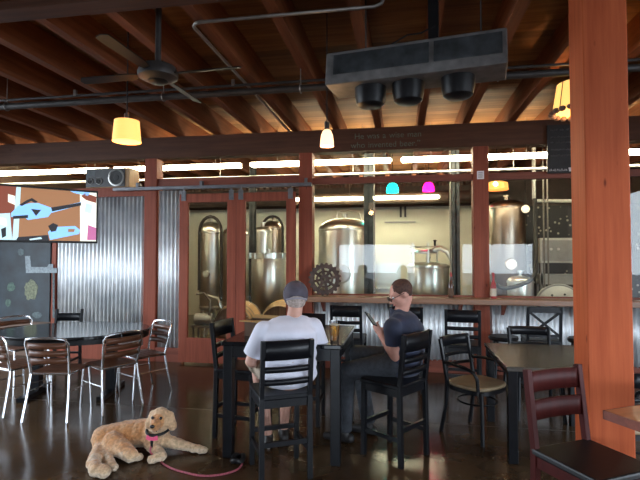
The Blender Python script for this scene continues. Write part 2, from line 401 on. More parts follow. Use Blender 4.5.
# walls
def side_wall(xa, xb, y0, y1, z0, z1, nm):
    struct(MB().bx(xa, xb, YR, y0, 0, CZ).bx(xa, xb, y1, YB, 0, CZ).bx(xa, xb, y0, y1, 0, z0).bx(xa, xb, y0, y1, z1, CZ).build(nm, M['plaster'], smooth=False))
side_wall(XL - .12, XL, .6, 5.2, .3, 3.3, 'wall_left')  # opening added in the unseen left wall to light tables, panels and floor
side_wall(XR, XR + .12, -2.2, 3.0, .3, 3.0, 'wall_right')  # opening added out of view to brighten the right side of the room
# rear wall with its door-high openings
YV = 2 * WY - YR
OPEN = [(-2.5, .45), (2.0, 2.65), (3.15, 4.75)]
rw = MB(); xs = XL
for a, b_ in OPEN:
    rw.bx(xs, a, YR - .15, YR, 0, CZ).bx(a, b_, YR - .15, YR, 2.0, CZ); xs = b_
rw.bx(xs, XR, YR - .15, YR, 0, CZ)
struct(rw.build('wall_rear', M['plaster'], smooth=False))
struct(MB().bx(XL - 14, XR + 14, YR - 26, YR - .16, -.16, -.06).bx(XL - 20, XL - .13, YR, YB, -.16, -.06).bx(XR + .13, XR + 20, YR, YB, -.16, -.06).build('ground', M['concreteout'], smooth=False), 'outdoor concrete apron')
# brewery shell
struct(MB().bx(XL, XR, YB, YB + .1, 0, 2.80).build('wall_back', M['whitewall'], smooth=False), 'white back wall of the brewery')
db = MB().bx(XL, XR, YB - .06, YB + .1, 2.80, 3.30)
struct(db.build('wall_back_upper', M['duct'], smooth=False), 'dark brown band above the white brewery wall')
cb = MB(); corr(cb, XL, XR, 3.30, CZ, YB - .03, pitch=.16, amp=.03, per=8)
struct(cb.build('wall_back_top', M['deck'], smooth=True), 'brown ribbed band under the brewery ceiling')
struct(MB().cyl((-7.5, 11.2, 2.93), (2.2, 11.2, 2.93), .14, n=24).build('air_duct', M['duct']), 'round dark air duct along the back of the brewery')

# corrugated metal panels and wood trim of the partition
struct(corr(MB(), -5.39, -3.885, .22, 2.50, WY + .03).build('wall_back_corrugated', M['galv'], solid=.001), 'galvanised corrugated panel behind the oval table')
struct(corr(MB(), -3.675, -3.255, .20, 2.58, WY + .03).build('wall_back_corrugated', M['galv'], solid=.001), 'narrow galvanised corrugated panel left of the sliding doors')
struct(corr(MB(), -1.27, .935, .16, .95, WY + .05).build('wall_back_corrugated', M['galv'], solid=.001), 'corrugated panel under the ledge, left stretch')
struct(corr(MB(), 1.145, 3.34, .16, .95, WY + .05).build('wall_back_corrugated', M['galv'], solid=.001), 'corrugated panel under the ledge, right stretch')
struct(MB().bx(-5.46, -5.385, WY, WY + .08, 0, 2.62).bx(-5.39, -3.88, WY, WY + .08, 2.50, 2.64).bx(-5.39, -3.88, WY, WY + .08, 0, .23).build('trim_2', M['door'], smooth=False), 'brown frame of the wide corrugated panel')
struct(MB().bx(-3.68, -3.25, WY, WY + .08, 0, .21).build('baseboard_back', M['rail'], smooth=False))
struct(MB().bx(-3.68, -1.47, WY + .02, WY + .1, 2.61, 2.76).build('trim_3', M['rail'], smooth=False), 'dark red header over the sliding doors')
struct(MB().bx(-1.275, .94, WY + .04, WY + .12, 0, .17).bx(1.14, 3.35, WY + .04, WY + .12, 0, .17).build('trim_4', M['rail'], smooth=False), 'dark red board under the corrugated ledge front')
struct(MB().bx(XL, -5.46, WY + .03, WY + .1, 0, 2.64).build('wall_back_left', M['plaster'], smooth=False))

# glazed windows above the ledge
def window(n, x0, x1, lab, z0=1.03, z1=3.07, zm=2.66):
    w = MB()
    w.bx(x0, x1, WY + .03, WY + .11, zm - .045, zm + .045)
    w.bx(x0, x1, WY + .04, WY + .10, z0, z0 + .02)
    o = struct(w.build('window_%d' % n, M['rail'], smooth=False), lab)
    MB().bx(x0, x1, WY + .066, WY + .074, z0 + .02, zm - .045).build('pane', M['glass'], o, smooth=False)
    return o
window(1, -1.275, .94, 'wide fixed window above the ledge with dark red mullion')
window(2, 1.14, 3.35, 'fixed window above the ledge right of the middle post')

# sliding doors
def door(n, x0, x1, lab):
    y0, y1 = WY - .10, WY - .05; sw = .135; yc = (y0 + y1) / 2
    f = MB().bx(x0, x0 + sw, y0, y1, .03, 2.50).bx(x1 - sw, x1, y0, y1, .03, 2.50).bx(x0 + sw, x1 - sw, y0, y1, 2.375, 2.50).bx(x0 + sw, x1 - sw, y0, y1, .03, .386)
    o = struct(f.build('door_%d' % n, M['door'], smooth=False, bevel=.003), lab)
    MB().bx(x0 + sw, x1 - sw, yc - .004, yc + .004, .386, 2.375).build('pane', M['glass'], o, smooth=False)
    for x in (x0 + .07, x1 - .07):
        h = MB().bx(x - .035, x + .035, y0 - .012, y0, 2.40, 2.545).bx(x - .012, x + .012, y0 - .012, y0 - .002, 2.54, 2.60)
        for dx in (-.018, .018): h.cyl((x + dx, y0 - .02, 2.45), (x + dx, y0 - .012, 2.45), .008, n=8)
        h.build('hanger', M['steelbar'], o, smooth=False)
    return o
door(1, -3.26, -2.382, 'left sliding glass door in a reddish wood frame')
door(2, -2.378, -1.50, 'right sliding glass door in a reddish wood frame')
t = thing('door_track', 'grey steel sliding door track above the two wood framed glass doors', 'door track', (0, 0, 0))
MB().bx(-4.35, -1.27, WY - .105, WY - .045, 2.575, 2.625).build('rail', M['steelbar'], t, smooth=False, bevel=.004)
for x in (-3.98, -2.95, -1.36):
    MB().bx(x - .02, x + .02, WY - .05, WY + .06, 2.585, 2.70).build('bracket', M['steelbar'], t, smooth=False)

# ledge
t = thing('drink_ledge', 'long brown wooden drink ledge below the brewery windows', 'ledge', (0, 0, 0))
MB().bx(-1.30, 3.9, WY - .27, WY + .03, .955, 1.03).build('ledge_board', M['ledge'], t, smooth=False, bevel=.008)
for x in (-1.1, -.1, .75, 1.3, 2.2, 3.1):
    b = MB(); b.prism([(x - .02, WY, .955), (x - .02, WY - .2, .955), (x - .02, WY, .80)], (.04, 0, 0)); b.build('bracket', M['rail'], t, smooth=False)

# chalk lettering on the beam
face = Matrix.Rotation(PI / 2, 4, 'X')
t = thing('chalk_quote', 'chalk quote He was a wise man who invented beer on the dark beam', 'lettering', (-.72, WY - .003, 3.105))
for words, z in ((('He', 'was', 'a', 'wise', 'man'), .132), (('who', 'invented', 'beer.\u201d'), .005)):
    x = .05 if z > .1 else 0
    for wd in words:
        o = textmesh(wd, .115, Matrix.Translation((x, 0, z)) @ face, M['beamchalk'], 'lettering', t)
        x = max(v.co.x for v in o.data.vertices) + .045
# chalkboard
t = thing('chalkboard', 'large smudged grey chalkboard below the television', 'chalkboard', (0, 0, 0))
MB().bx(-7.2, -5.47, WY - .02, WY + .02, .55, 2.60).build('board', M['chalk'], t, smooth=False)
def chalkblob(name, px, py, rx, ry, mt, seed):
    rnd = random.Random(seed); c = onY(px, py, WY - .0235); poly = []
    for k in range(26):
        a = 2 * PI * k / 26; f = 1 + rnd.uniform(-.12, .12); poly.append((c.x + rx * f * math.cos(a), c.y, c.z + ry * f * math.sin(a)))
    MB().prism(poly, (0, .003, 0)).build(name, mt, t, smooth=False)
chalkblob('chalk_drawing', 31, 290, .12, .16, M['chalkyellow'], 1)
chalkblob('chalk_drawing', 11, 287, .07, .075, M['chalkgreen'], 2)
chalkblob('chalk_drawing', 8, 303, .05, .06, M['chalkgreen'], 5)
chalkblob('chalk_drawing', 21, 252, .06, .055, M['chalkdim'], 3)
chalkblob('chalk_drawing', 37, 315, .09, .05, M['chalkdim'], 9)
def pt(px, py): return onY(px, py, WY - .0235)
MB().prism([pt(*q) for q in ((25, 256), (30, 256), (31, 267), (47, 267), (49, 264), (53, 264), (53, 268), (57, 268), (57, 273), (26, 273))], (0, .003, 0)).build('chalk_drawing', M['chalkwhite'], t, smooth=False)
MB().prism([pt(*q) for q in ((52.5, 273), (54.5, 273), (54.5, 318), (52.5, 318))], (0, .003, 0)).build('chalk_drawing', M['chalkdim'], t, smooth=False)

# ------------------------------------------------------------------ television
p_r, p_l = at(98, 217.5, 5.8), at(0, 212.5, 5.17)
dirv = (p_l - p_r); dirv.z = 0; dirv.normalize(); nrm = Vector((-dirv.y, dirv.x, 0));
if nrm.dot(Vector((0, -1, 0))) < 0: nrm = -nrm
W_, H_ = 1.12, .64
ctr = p_r + dirv * (W_ / 2)
rz = math.atan2(-dirv.y, -dirv.x)
t = thing('television', 'wall television showing blue hand tools on a brown table', 'television', (ctr.x, ctr.y, 1.6 + .46), rz)
zc = t.location.z
# local frame: x along the screen (to the right), -y towards the room
MB().box((0, .03, 0), (W_, .05, H_)).build('housing', M['blackplastic'], t, smooth=False, bevel=.006)
MB().box((0, .1, 0), (.35, .1, .3)).build('wall_mount', M['blackplastic'], t, smooth=False)
MB().bx(-.03, .03, .15, .55, -.06, .06).build('mount_arm', M['blackplastic'], t, smooth=False)
scr_w, scr_h = W_ - .04, H_ - .05
TV = {}
for k, (c, s_) in {'brown': ((.36, .17, .075), .8), 'blue': ((.25, .55, .95), 1.0), 'dark': ((.01, .012, .02), .6), 'white': ((.85, .85, .75), .9), 'rust': ((.25, .06, .03), .7), 'pale': ((.55, .75, .80), .9), 'pinkish': ((.55, .15, .35), .8)}.items():
    TV[k] = emit('screen ' + k, c, s_ * .72)
names = list(TV); mats = [TV[k] for k in names]
inv = (Matrix.Translation(t.location) @ Matrix.Rotation(rz, 4, 'Z')).inverted()
sb = MB()
def spoly(poly, key, lay):
    n0 = len(sb.bm.faces)
    vs = []
    for q in poly:
        w = onplane(q[0], q[1], t.location + nrm * 0.0, nrm); l = inv @ w
        x = max(-scr_w / 2, min(scr_w / 2, l.x)); z = max(-scr_h / 2, min(scr_h / 2, l.z))
        vs.append(sb.bm.verts.new((x, -.0015 - .0006 * lay, z)))
    f = sb.bm.faces.new(vs); f.material_index = names.index(key)
spoly([(-60, 150), (120, 150), (120, 280), (-60, 280)], 'brown', 0)
spoly([(-60, 150), (17, 150), (17, 260), (-60, 260)], 'rust', 1)
spoly([(8, 194), (15, 196), (15, 205), (8, 202)], 'white', 2)
spoly([(16.5, 180), (21, 180), (18, 246), (12, 246)], 'pale', 2)
spoly([(-40, 213), (10, 213), (12, 246), (-40, 246)], 'pale', 3)
spoly([(0, 217), (6, 219), (7, 226), (0, 224)], 'white', 4)
spoly([(1, 229), (6, 227), (6, 236), (2, 238)], 'dark', 4)
spoly([(80, 180), (110, 180), (110, 250), (80, 250)], 'white', 1)
spoly([(81, 196), (85, 193), (97, 197), (96, 203), (86, 200)], 'rust', 2)
spoly([(70, 190), (90, 192), (88, 196), (74, 193)], 'blue', 2)
spoly([(86, 203), (93, 205), (91, 214), (84, 212)], 'pale', 2)
spoly([(88, 225), (97, 228), (97, 240), (87, 240)], 'pinkish', 2)
spoly([(11, 213), (18, 206), (31, 203), (38, 203), (52, 208), (81, 202), (81, 205), (51, 213), (48, 217), (28, 220), (24, 217), (11, 217)], 'blue', 3)
spoly([(19, 205), (27, 200), (32, 198), (38, 202), (35, 203), (31, 201), (22, 206)], 'dark', 4)
spoly([(51, 207.5), (81, 202.5), (81, 205.5), (52, 211.5)], 'dark', 5)
spoly([(31, 209), (41, 210), (36, 216)], 'dark', 5)
spoly([(13, 216), (28, 215), (28, 218), (13, 219)], 'dark', 5)
spoly([(48, 232), (54, 227), (75, 226), (80, 230), (79, 234), (50, 240)], 'blue', 3)
spoly([(68, 229), (75, 229), (74, 232), (68, 232)], 'brown', 4)
spoly([(48, 226), (53, 223), (58, 225), (56, 231), (51, 232)], 'dark', 5)
spoly([(18, 237), (48, 235), (49, 243), (16, 243)], 'dark', 4)
spoly([(29, 239), (41, 237), (42, 239), (30, 240.5)], 'pale', 5)
sb.build('screen', mats, t, smooth=False)

# ------------------------------------------------------------------ loudspeaker on the wall head
c = onY(108, 190, WY + .0); bz = 2.642
t = thing('loudspeaker', 'grey loudspeaker lying on its side with round woofer above corrugated panel', 'loudspeaker', (c.x, WY + .02, bz), 0)
SW, SH, SD = .74, .30, .30
MB().bx(-SW / 2, SW / 2, -.04, SD - .06, 0, SH).build('cabinet', M['speakerwood'], t, smooth=False, bevel=.006)
MB().bx(-SW / 2 + .01, SW / 2 - .07, -.052, -.041, .01, SH - .01).build('baffle', M['speakerface'], t, smooth=False)
rotx = Matrix.Rotation(PI / 2, 4, 'X')
def driver(x, z, r, nm):
    o = MB().lathe([(r, 0), (r, .012), (r * .86, .016), (r * .80, .006)], (x, -.052, z), 28, rotx).build(nm, M['ring'], t)
    MB().lathe([(r * .82, .004), (r * .35, -.0), (r * .3, .008), (0, .012)], (x, -.054, z), 28, rotx).build('cone', M['cone'], o)
driver(.16, .15, .135, 'woofer'); driver(-.13, .10, .055, 'midrange'); driver(-.28, .10, .05, 'tweeter')
MB().bx(-.33, -.20, -.056, -.05, .18, .26).build('badge', M['panel'], t, smooth=False)

# ------------------------------------------------------------------ sign, card
t = thing('hanging_sign', 'dark slate sign with rows of chalk writing hung from the beam', 'sign', (0, 0, 0))
a, b_ = onY(547, 127, WY - .05), onY(600, 172, WY - .05)
MB().bx(a.x, b_.x, WY - .06, WY - .035, b_.z, a.z + .02).build('board', M['sign'], t, smooth=False)
for x in (a.x + .1, b_.x - .1): MB().bx(x - .005, x + .005, WY - .05, WY - .045, a.z, 3.30).build('hook', M['pipe'], t, smooth=False)
rnd = random.Random(4)
wr = MB()
for k, py in enumerate((130.5, 137.5, 143, 150, 156)):
    x = a.x + .04; z = onY(547, py, WY - .06).z
    while x < b_.x - .06:
        w = rnd.uniform(.02, .05)
        n = max(3, int(w / .006)); pts = [(x + i * w / n, WY - .0615, z + (.018 if i % 2 else -.012) * rnd.uniform(.4, 1)) for i in range(n + 1)]
        wr.tube(pts, .0022, 4); x += w + rnd.choice((.008, .012, .03))
wr.build('chalk_writing', M['signchalk'], t)
wr = MB(); z = onY(547, 170.5, WY - .06).z; x = a.x + .02
while x < a.x + .2:
    n = 5; wr.tube([(x + i * .008, WY - .0615, z + (.02 if i % 2 else -.014) * rnd.uniform(.5, 1)) for i in range(n)], .004, 4); x += .045
wr.prism([(a.x + .26, WY - .062, z - .02), (a.x + .40, WY - .062, z - .02), (a.x + .39, WY - .062, z + .035), (a.x + .25, WY - .062, z + .03)], (0, .002, 0))
wr.build('chalk_writing', M['paper'], t)
c = onY(480.5, 175, WY - .012)
t = MB().bx(c.x - .045, c.x + .045, WY - .015, WY - .0105, c.z - .055, c.z + .055).build('paper_card', M['paper'], smooth=False)
tag(t, 'small white paper card pinned high on the middle post', 'card')
q = MB()
for dz in (.03, .01, -.012, -.03): q.bx(c.x - .03, c.x + .028, WY - .0162, WY - .015, c.z + dz - .004, c.z + dz + .004)
q.build('printed_lines', M['ink'], t, smooth=False)

# ------------------------------------------------------------------ ceiling fittings
# pipes across the room
def straight(px0, py0, px1, py1, z):
    return onZ(px0, py0, z), onZ(px1, py1, z)
zp = 3.20
t = thing('sprinkler_pipe', 'thick dark sprinkler pipe running across under the joists', 'pipe', (0, 0, 0))
MB().cyl((-7.5, 4.42, zp), (4.9, 4.42, zp), .033, n=14).build('pipe', M['pipe'], t)
for x in (-4.2, -2.38, -.96, .85, 2.6):
    g = MB().tube([(x, 4.42 + .045 * math.cos(a), zp + .045 * math.sin(a)) for a in [2 * PI * i / 14 for i in range(14)]], .005, 6, True)
    g.cyl((x, 4.42, zp + .045), (x, 4.42, CZ), .005, n=6)
    g.build('hanger', M['conduit'], t)
t = thing('conduit', 'thin steel conduit running just behind the thick sprinkler pipe', 'pipe', (0, 0, 0))
MB().cyl((-7.5, 4.58, 3.33), (4.9, 4.58, 3.33), .014, n=10).build('tube', M['pipe'], t)
for x in (-3.5, -1.7, .6, 2.5): MB().bx(x - .015, x + .015, 4.565, 4.595, 3.325, 3.392).build('strap', M['conduit'], t, smooth=False)
e0 = onZ(190, 23, 3.372)
t = thing('bent_conduit', 'thin steel conduit with a right angle bend below the joists', 'pipe', (0, 0, 0))
pts = [(-.12, e0.y, CZ - .002), (-.12, e0.y, 3.44), (-.14, e0.y, 3.39), (-.19, e0.y, 3.372)] + [(e0.x + .09 - .09 * math.sin(a), e0.y + .09 - .09 * math.cos(a), 3.372) for a in [PI / 2 * i / 6 for i in range(7)]] + [(e0.x, 6.6, 3.372)]
MB().tube(pts, .014, 8).build('tube', M['conduit'], t)

# ceiling fan
c = at(158, 75, 3.6)
t = thing('ceiling_fan', 'dark ceiling fan on a short downrod with slim blades', 'ceiling fan', c)
MB().lathe([(0, -.05), (.09, -.047), (.145, -.02), (.15, .01), (.13, .06), (.06, .085), (0, .09)], n=32).build('motor', M['pipe'], t)
MB().lathe([(0, -.065), (.06, -.062), (.075, -.05), (.07, -.04)], n=24).build('hub_cap', M['blackplastic'], t)
MB().cyl((0, 0, .08), (0, 0, CZ - c.z - .03), .022, n=12).lathe([(.07, CZ - c.z - .10), (.08, CZ - c.z - .02), (.08, CZ - c.z - .001)], n=20).build('downrod', M['pipe'], t)
M['blade'] = mat('fan blade', (.02, .016, .015), .5, noise=.2, nscale=6, spec=.2)
for k in range(4):
    a = R(178) + k * PI / 2
    mt_ = Matrix.Rotation(a, 4, 'Z') @ Matrix.Rotation(R(14), 4, 'X')
    b = MB(); poly = [(.13, -.02, 0), (.22, -.038, 0), (.60, -.045, 0), (.66, -.036, 0), (.67, 0, 0), (.64, .038, 0), (.22, .036, 0), (.13, .02, 0)]
    b.prism([mt_ @ Vector(q) for q in poly], (0, 0, .008)); b.build('blade', M['blade'], t, smooth=False)

# hanging unit with two dark panels
A, B = at(325, 85, 3.4), at(508, 63, 3.0)
zl = (A.z + B.z) / 2; A.z = B.z = zl
d = (B - A); LEN = d.length; mid = (A + B) / 2
t = thing('hanging_unit', 'long dark grey hanging unit with two dark panels and black canisters below', 'ceiling fixture', mid, math.atan2(d.y, d.x))
hl = LEN / 2; hs = Vector
prof = [(0, 0), (0, .055), (.03, .235), (.05, .25), (.30, .25), (.32, .20), (.32, 0)]
MB().prism([(-hl, y, z) for y, z in prof], (LEN, 0, 0)).build('casing', M['darkgrey'], t, smooth=False, bevel=.008)
def slant(x0, x1, nm):
    nrm_ = Vector((0, -.18, .03)).normalized() * .012
    q = [Vector((x0, .006, .068)), Vector((x1, .006, .068)), Vector((x1, .0275, .215)), Vector((x0, .0275, .215))]
    MB().prism(q, nrm_).build(nm, M['panel'], t, smooth=False, bevel=.004)
slant(-hl + .06, .12, 'panel'); slant(.15, hl - .03, 'panel')
for px in (369, 410, 461):
    l = (px - 325) / (508 - 325) * LEN - hl
    MB().lathe([(0, -.14), (.075, -.138), (.10, -.12), (.112, -.07), (.115, -.0), (0, -.0)], (l, .17, 0), 24).build('canister', M['blackplastic'], t)
for x in (-.35, .45): MB().cyl((x, .17, .25), (x, .17, CZ - zl), .006, n=6).build('hanging_cable', M['pipe'], t)
MB().bx(.10, .17, .15, .21, .25, CZ - zl).build('hanging_cable', M['blackplastic'], t, smooth=False)
MB().tube([(-.25 + .1 * k, .16 + .02 * math.sin(k), .25 + .05 * math.sin(k * .9) ** 2 + .03 * k) for k in range(5)], .006, 6).build('cord', M['blackplastic'], t)

# pendant lamps
def pendant(px, py_top, py_bot, d, rt, rb, mt, name, lab, grp, top='flat', energy=20, col=(1, .58, .26), glow=None):
    tp, bt = at(px, py_top, d), at(px, py_bot, d); h = tp.z - bt.z
    t = thing(name, lab, 'pendant lamp', (tp.x, tp.y, bt.z), 0, grp)
    if top == 'bell': prof = [(rb, 0), (rb * .97, h * .3), (rb * .86, h * .62), (rt, h * .88), (rt * .4, h), (0.012, h)]
    else: prof = [(rb, 0), (rt, h), (rt * .96, h), (rb * .96, .004)]
    MB().lathe(prof, n=28).build('shade', mt, t)
    MB().cyl((0, 0, h * .9), (0, 0, h + .06), .022, n=12).build('lamp_holder', M['pipe'], t)
    MB().cyl((0, 0, h + .05), (0, 0, CZ - bt.z), .005, n=6).build('cord', M['blackplastic'], t)
    MB().ball((0, 0, h * .45), .035, n=12).build('bulb', M['bulb'], t)
    ld = bpy.data.lights.new('lamp_light', 'POINT'); ld.energy = energy; ld.color = col; ld.shadow_soft_size = .05
    lo = bpy.data.objects.new('lamp_light', ld); COL.objects.link(lo); lo.parent = t; lo.location = (0, 0, -.07)
    return t
pendant(127, 121, 142, 3.9, .098, .112, M['amber'], 'pendant_lamp', 'amber drum pendant lamp hanging near the fan', None, energy=5)
pendant(327, 129, 146.5, 4.0, .035, .058, M['bell'], 'pendant_lamp', 'small bell shaped glass pendant lamp glowing pinkish white', None, 'bell', energy=5)
t = pendant(579, 84, 112, 4.4, .19, .235, M['drum'], 'pendant_lamp', 'large yellow scalloped pendant lamp half hidden by the thick post', None, energy=8)
sc = MB(); n = 20
for k in range(n):
    a = 2 * PI * k / n; sc.ball((.232 * math.cos(a), .232 * math.sin(a), 0), .034, (1, 1, .75), n=8)
sc.build('scalloped_rim', M['deck'], t)
rb_ = MB()
for k in range(12):
    a = 2 * PI * k / 12; rb_.bar((.24 * math.cos(a), .24 * math.sin(a), 0), (.195 * math.cos(a), .195 * math.sin(a), .26), .006, .006)
rb_.build('wire_frame', M['deck'], t)

# ------------------------------------------------------------------ tables
def square_table(name, lab, x0, x1, y0, y1, z, mtop, th=.035, leg=.075, apron=.09, rz=0):
    cx, cy = (x0 + x1) / 2, (y0 + y1) / 2; w, d = (x1 - x0) / 2, (y1 - y0) / 2
    t = thing(name, lab, 'table', (cx, cy, 0), rz)
    MB().bx(-w, w, -d, d, z - th, z).build('tabletop', mtop, t, smooth=False, bevel=.006)
    i = .02
    MB().bx(-w + i, w - i, -d + i, -d + i + .025, z - th - apron, z - th).bx(-w + i, w - i, d - i - .025, d - i, z - th - apron, z - th).bx(-w + i, -w + i + .025, -d + i, d - i, z - th - apron, z - th).bx(w - i - .025, w - i, -d + i, d - i, z - th - apron, z - th).build('apron', M['black'], t, smooth=False)
    for sx in (-1, 1):
        for sy in (-1, 1):
            x, y = sx * (w - .012 - leg / 2), sy * (d - .012 - leg / 2)
            MB().bx(x - leg / 2, x + leg / 2, y - leg / 2, y + leg / 2, 0, z - th).build('leg', M['black'], t, smooth=False, bevel=.004)
    return t
square_table('counter_table', 'tall black square table between the two seated men', -1.425, -.465, 3.60, 4.64, .914, M['blacktop'])
square_table('dining_table', 'low black table with grey top right of the seated men', .78, 1.62, 3.87, 4.90, .74, M['bluetop'], leg=.07, apron=.045)
# oval table
t = thing('oval_table', 'large black oval table ringed by metal chairs', 'table', (-3.76, 4.98, 0), R(14))
n = 48; a_, b_ = .84, .62
MB().prism([(a_ * math.cos(2 * PI * k / n), b_ * math.sin(2 * PI * k / n), .705) for k in range(n)], (0, 0, .035)).build('tabletop', M['blacktop'], t, bevel=.006)
MB().prism([((a_ - .015) * math.cos(2 * PI * k / n), (b_ - .015) * math.sin(2 * PI * k / n), .65) for k in range(n)], (0, 0, .055)).build('apron', M['black'], t)
for x in (-.42, .42):
    MB().bx(x - .05, x + .05, -.05, .05, .05, .65).build('pedestal', M['black'], t, smooth=False)
    MB().bx(x - .04, x + .04, -.34, .34, 0, .05).build('base', M['black'], t, smooth=False)
# orange wood table beside the thick post
f = Vector((.5, -.866, 0)); e2 = Vector((.866, .5, 0)); cn = Vector((.875, 2.31, 0)); ct = cn + .45 * f + .45 * e2
t = thing('wood_table', 'orange brown wooden table in front of the thick post', 'table', (ct.x, ct.y, 0), math.atan2(e2.y, e2.x))
MB().bx(-.45, .45, -.45, .45, .876, .914).build('tabletop', M['tablewood'], t, smooth=False, bevel=.005)
MB().bx(-.455, .455, -.455, -.45, .874, .912).bx(-.455, .455, .45, .455, .874, .912).bx(-.455, -.45, -.455, .455, .874, .912).bx(.45, .455, -.455, .455, .874, .912).build('edge_band', M['rail'], t, smooth=False)
MB().cyl((0, 0, .04), (0, 0, .876), .04, n=16).build('pedestal', M['black'], t)
MB().bx(-.28, .28, -.04, .04, 0, .04).bx(-.04, .04, -.28, .28, 0, .04).build('base', M['black'], t, smooth=False)

# ------------------------------------------------------------------ chairs
def counter_chair(mt, lab, seat_m=None, rails=((.865, 1.0), (.775, .815), (.685, .725)), name='counter_chair', cross=False):
    t = thing(name, lab, 'chair'); w = .176; back = -.178
    seat_m = seat_m or mt
    MB().bx(-.195, .195, -.19, .20, .575, .61).build('seat', seat_m, t, smooth=False, bevel=.01)
    MB().bx(-w, w, .155, .18, .52, .575).bx(-w, w, -.18, -.155, .52, .575).bx(-w - .01, -w + .015, -.17, .17, .52, .575).bx(w - .015, w + .01, -.17, .17, .52, .575).build('seat_frame', mt, t, smooth=False)
    for sx in (-1, 1):
        MB().bar((sx * w, .172, 0), (sx * w, .165, .575), .036, .036).build('leg', mt, t, smooth=False, bevel=.003)
        l = MB(); l.bar((sx * w, back - .012, 0), (sx * w, back, .60), .036, .036); l.bar((sx * w, back, .585), (sx * w, back - .05, 1.0), .032, .034); l.build('leg', mt, t, smooth=False, bevel=.003)
        MB().bar((sx * w, -.18, .20), (sx * w, .17, .20), .02, .032).build('stretcher', mt, t, smooth=False)
    MB().bar((-w, .17, .26), (w, .17, .26), .02, .034).build('stretcher', mt, t, smooth=False)
    MB().bar((-w, -.182, .27), (w, -.182, .27), .02, .034).build('stretcher', mt, t, smooth=False)
    if cross:
        b = MB(); y1 = back - .05; y0 = back - .012
        b.bx(-w, w, y1 - .012, y1 + .012, .93, 1.0)
        b.build('backrest', mt, t, smooth=False, bevel=.003)
        c_ = MB()
        c_.bar((-w + .01, y0, .66), (w - .01, y1, .94), .028, .014, (0, 1, 0)); c_.bar((w - .01, y0 - .004, .66), (-w + .01, y1 - .004, .94), .028, .014, (0, 1, 0)); c_.bar((-w, y0, .66), (w, y0, .66), .02, .03)
        c_.build('cross_brace', mt, t, smooth=False)
    else:
        for (z0, z1) in rails:
            b = MB(); zm = (z0 + z1) / 2; y = back - .05 * (zm - .6) / .4
            b.grid(lambda u, v: Vector((-w + 2 * w * u, y - .02 * math.sin(PI * u), z0 + (z1 - z0) * v)), 10, 1)
            b.build('back_rail', mt, t, solid=.02)
    return t
P = counter_chair(M['black'], 'x')
spots = [
    ((-.91, 3.475), (-.48, .88), 'black ladder back counter chair under the man in the white T-shirt', 'black counter chairs'),
    ((-.078, 3.918), (-.82, .57), 'black ladder back counter chair under the man in navy', 'black counter chairs'),
    ((-1.415, 4.13), (.99, -.14), 'empty black counter chair at the end of the tall table nearest the sliding doors', 'black counter chairs'),
    ((-.97, 4.575), (.02, -1), 'black counter chair across the tall table facing the white shirted man', 'black counter chairs'),
    ((-.66, 5.86), (.05, 1), 'black ledge chair left of the navy shirted man, behind the beer glass', 'black chairs at the ledge'),
    ((.02, 5.80), (-.05, 1), 'black ledge chair mostly hidden behind the navy shirted man', 'black chairs at the ledge'),
    ((.66, 5.62), (.10, 1), 'black ladder back ledge chair beside the middle post', 'black chairs at the ledge')]
for i, (xy, fd, lab, grp) in enumerate(spots): place(P, i == 0, (xy[0], xy[1], 0), facing(*fd), lab, grp)
X = counter_chair(M['black'], 'black chair with a crossed back standing at the ledge', cross=True)
X.location = (1.62, 6.10, 0); X.rotation_euler = (0, 0, facing(.06, 1))
RC = counter_chair(M['redchair'], 'dark red wooden chair with two wide back rails beside the thick post', M['blackplastic'], rails=((.88, .985), (.74, .84)))
RC.location = (.905, 2.555, 0); RC.rotation_euler = (0, 0, facing(.5, -.866))

# backless stools at the ledge
def stool(lab):
    t = thing('bar_stool', lab, 'stool', group='backless stools at the ledge')
    MB().lathe([(0, .56), (.16, .565), (.175, .59), (.165, .615), (0, .62)], n=24).build('seat', M['black'], t)
    for k in range(4):
        a = PI / 4 + k * PI / 2; MB().cyl((.12 * math.cos(a), .12 * math.sin(a), .57), (.18 * math.cos(a), .18 * math.sin(a), 0), .016, n=10).build('leg', M['black'], t)
    MB().tube([(.155 * math.cos(2 * PI * k / 20), .155 * math.sin(2 * PI * k / 20), .22) for k in range(20)], .009, 6, True).build('foot_ring', M['black'], t)
    return t
s0 = stool('black backless stool just right of the middle post')
for i, (x, y, lab) in enumerate([(1.20, 6.12, 'black backless stool between the middle post and the cross back chair'), (2.1, 6.12, 'black backless stool beside the thick post, right of the cross back chair')]):
    place(s0, i == 0, (x, y, 0), 0, lab, 'backless stools at the ledge')

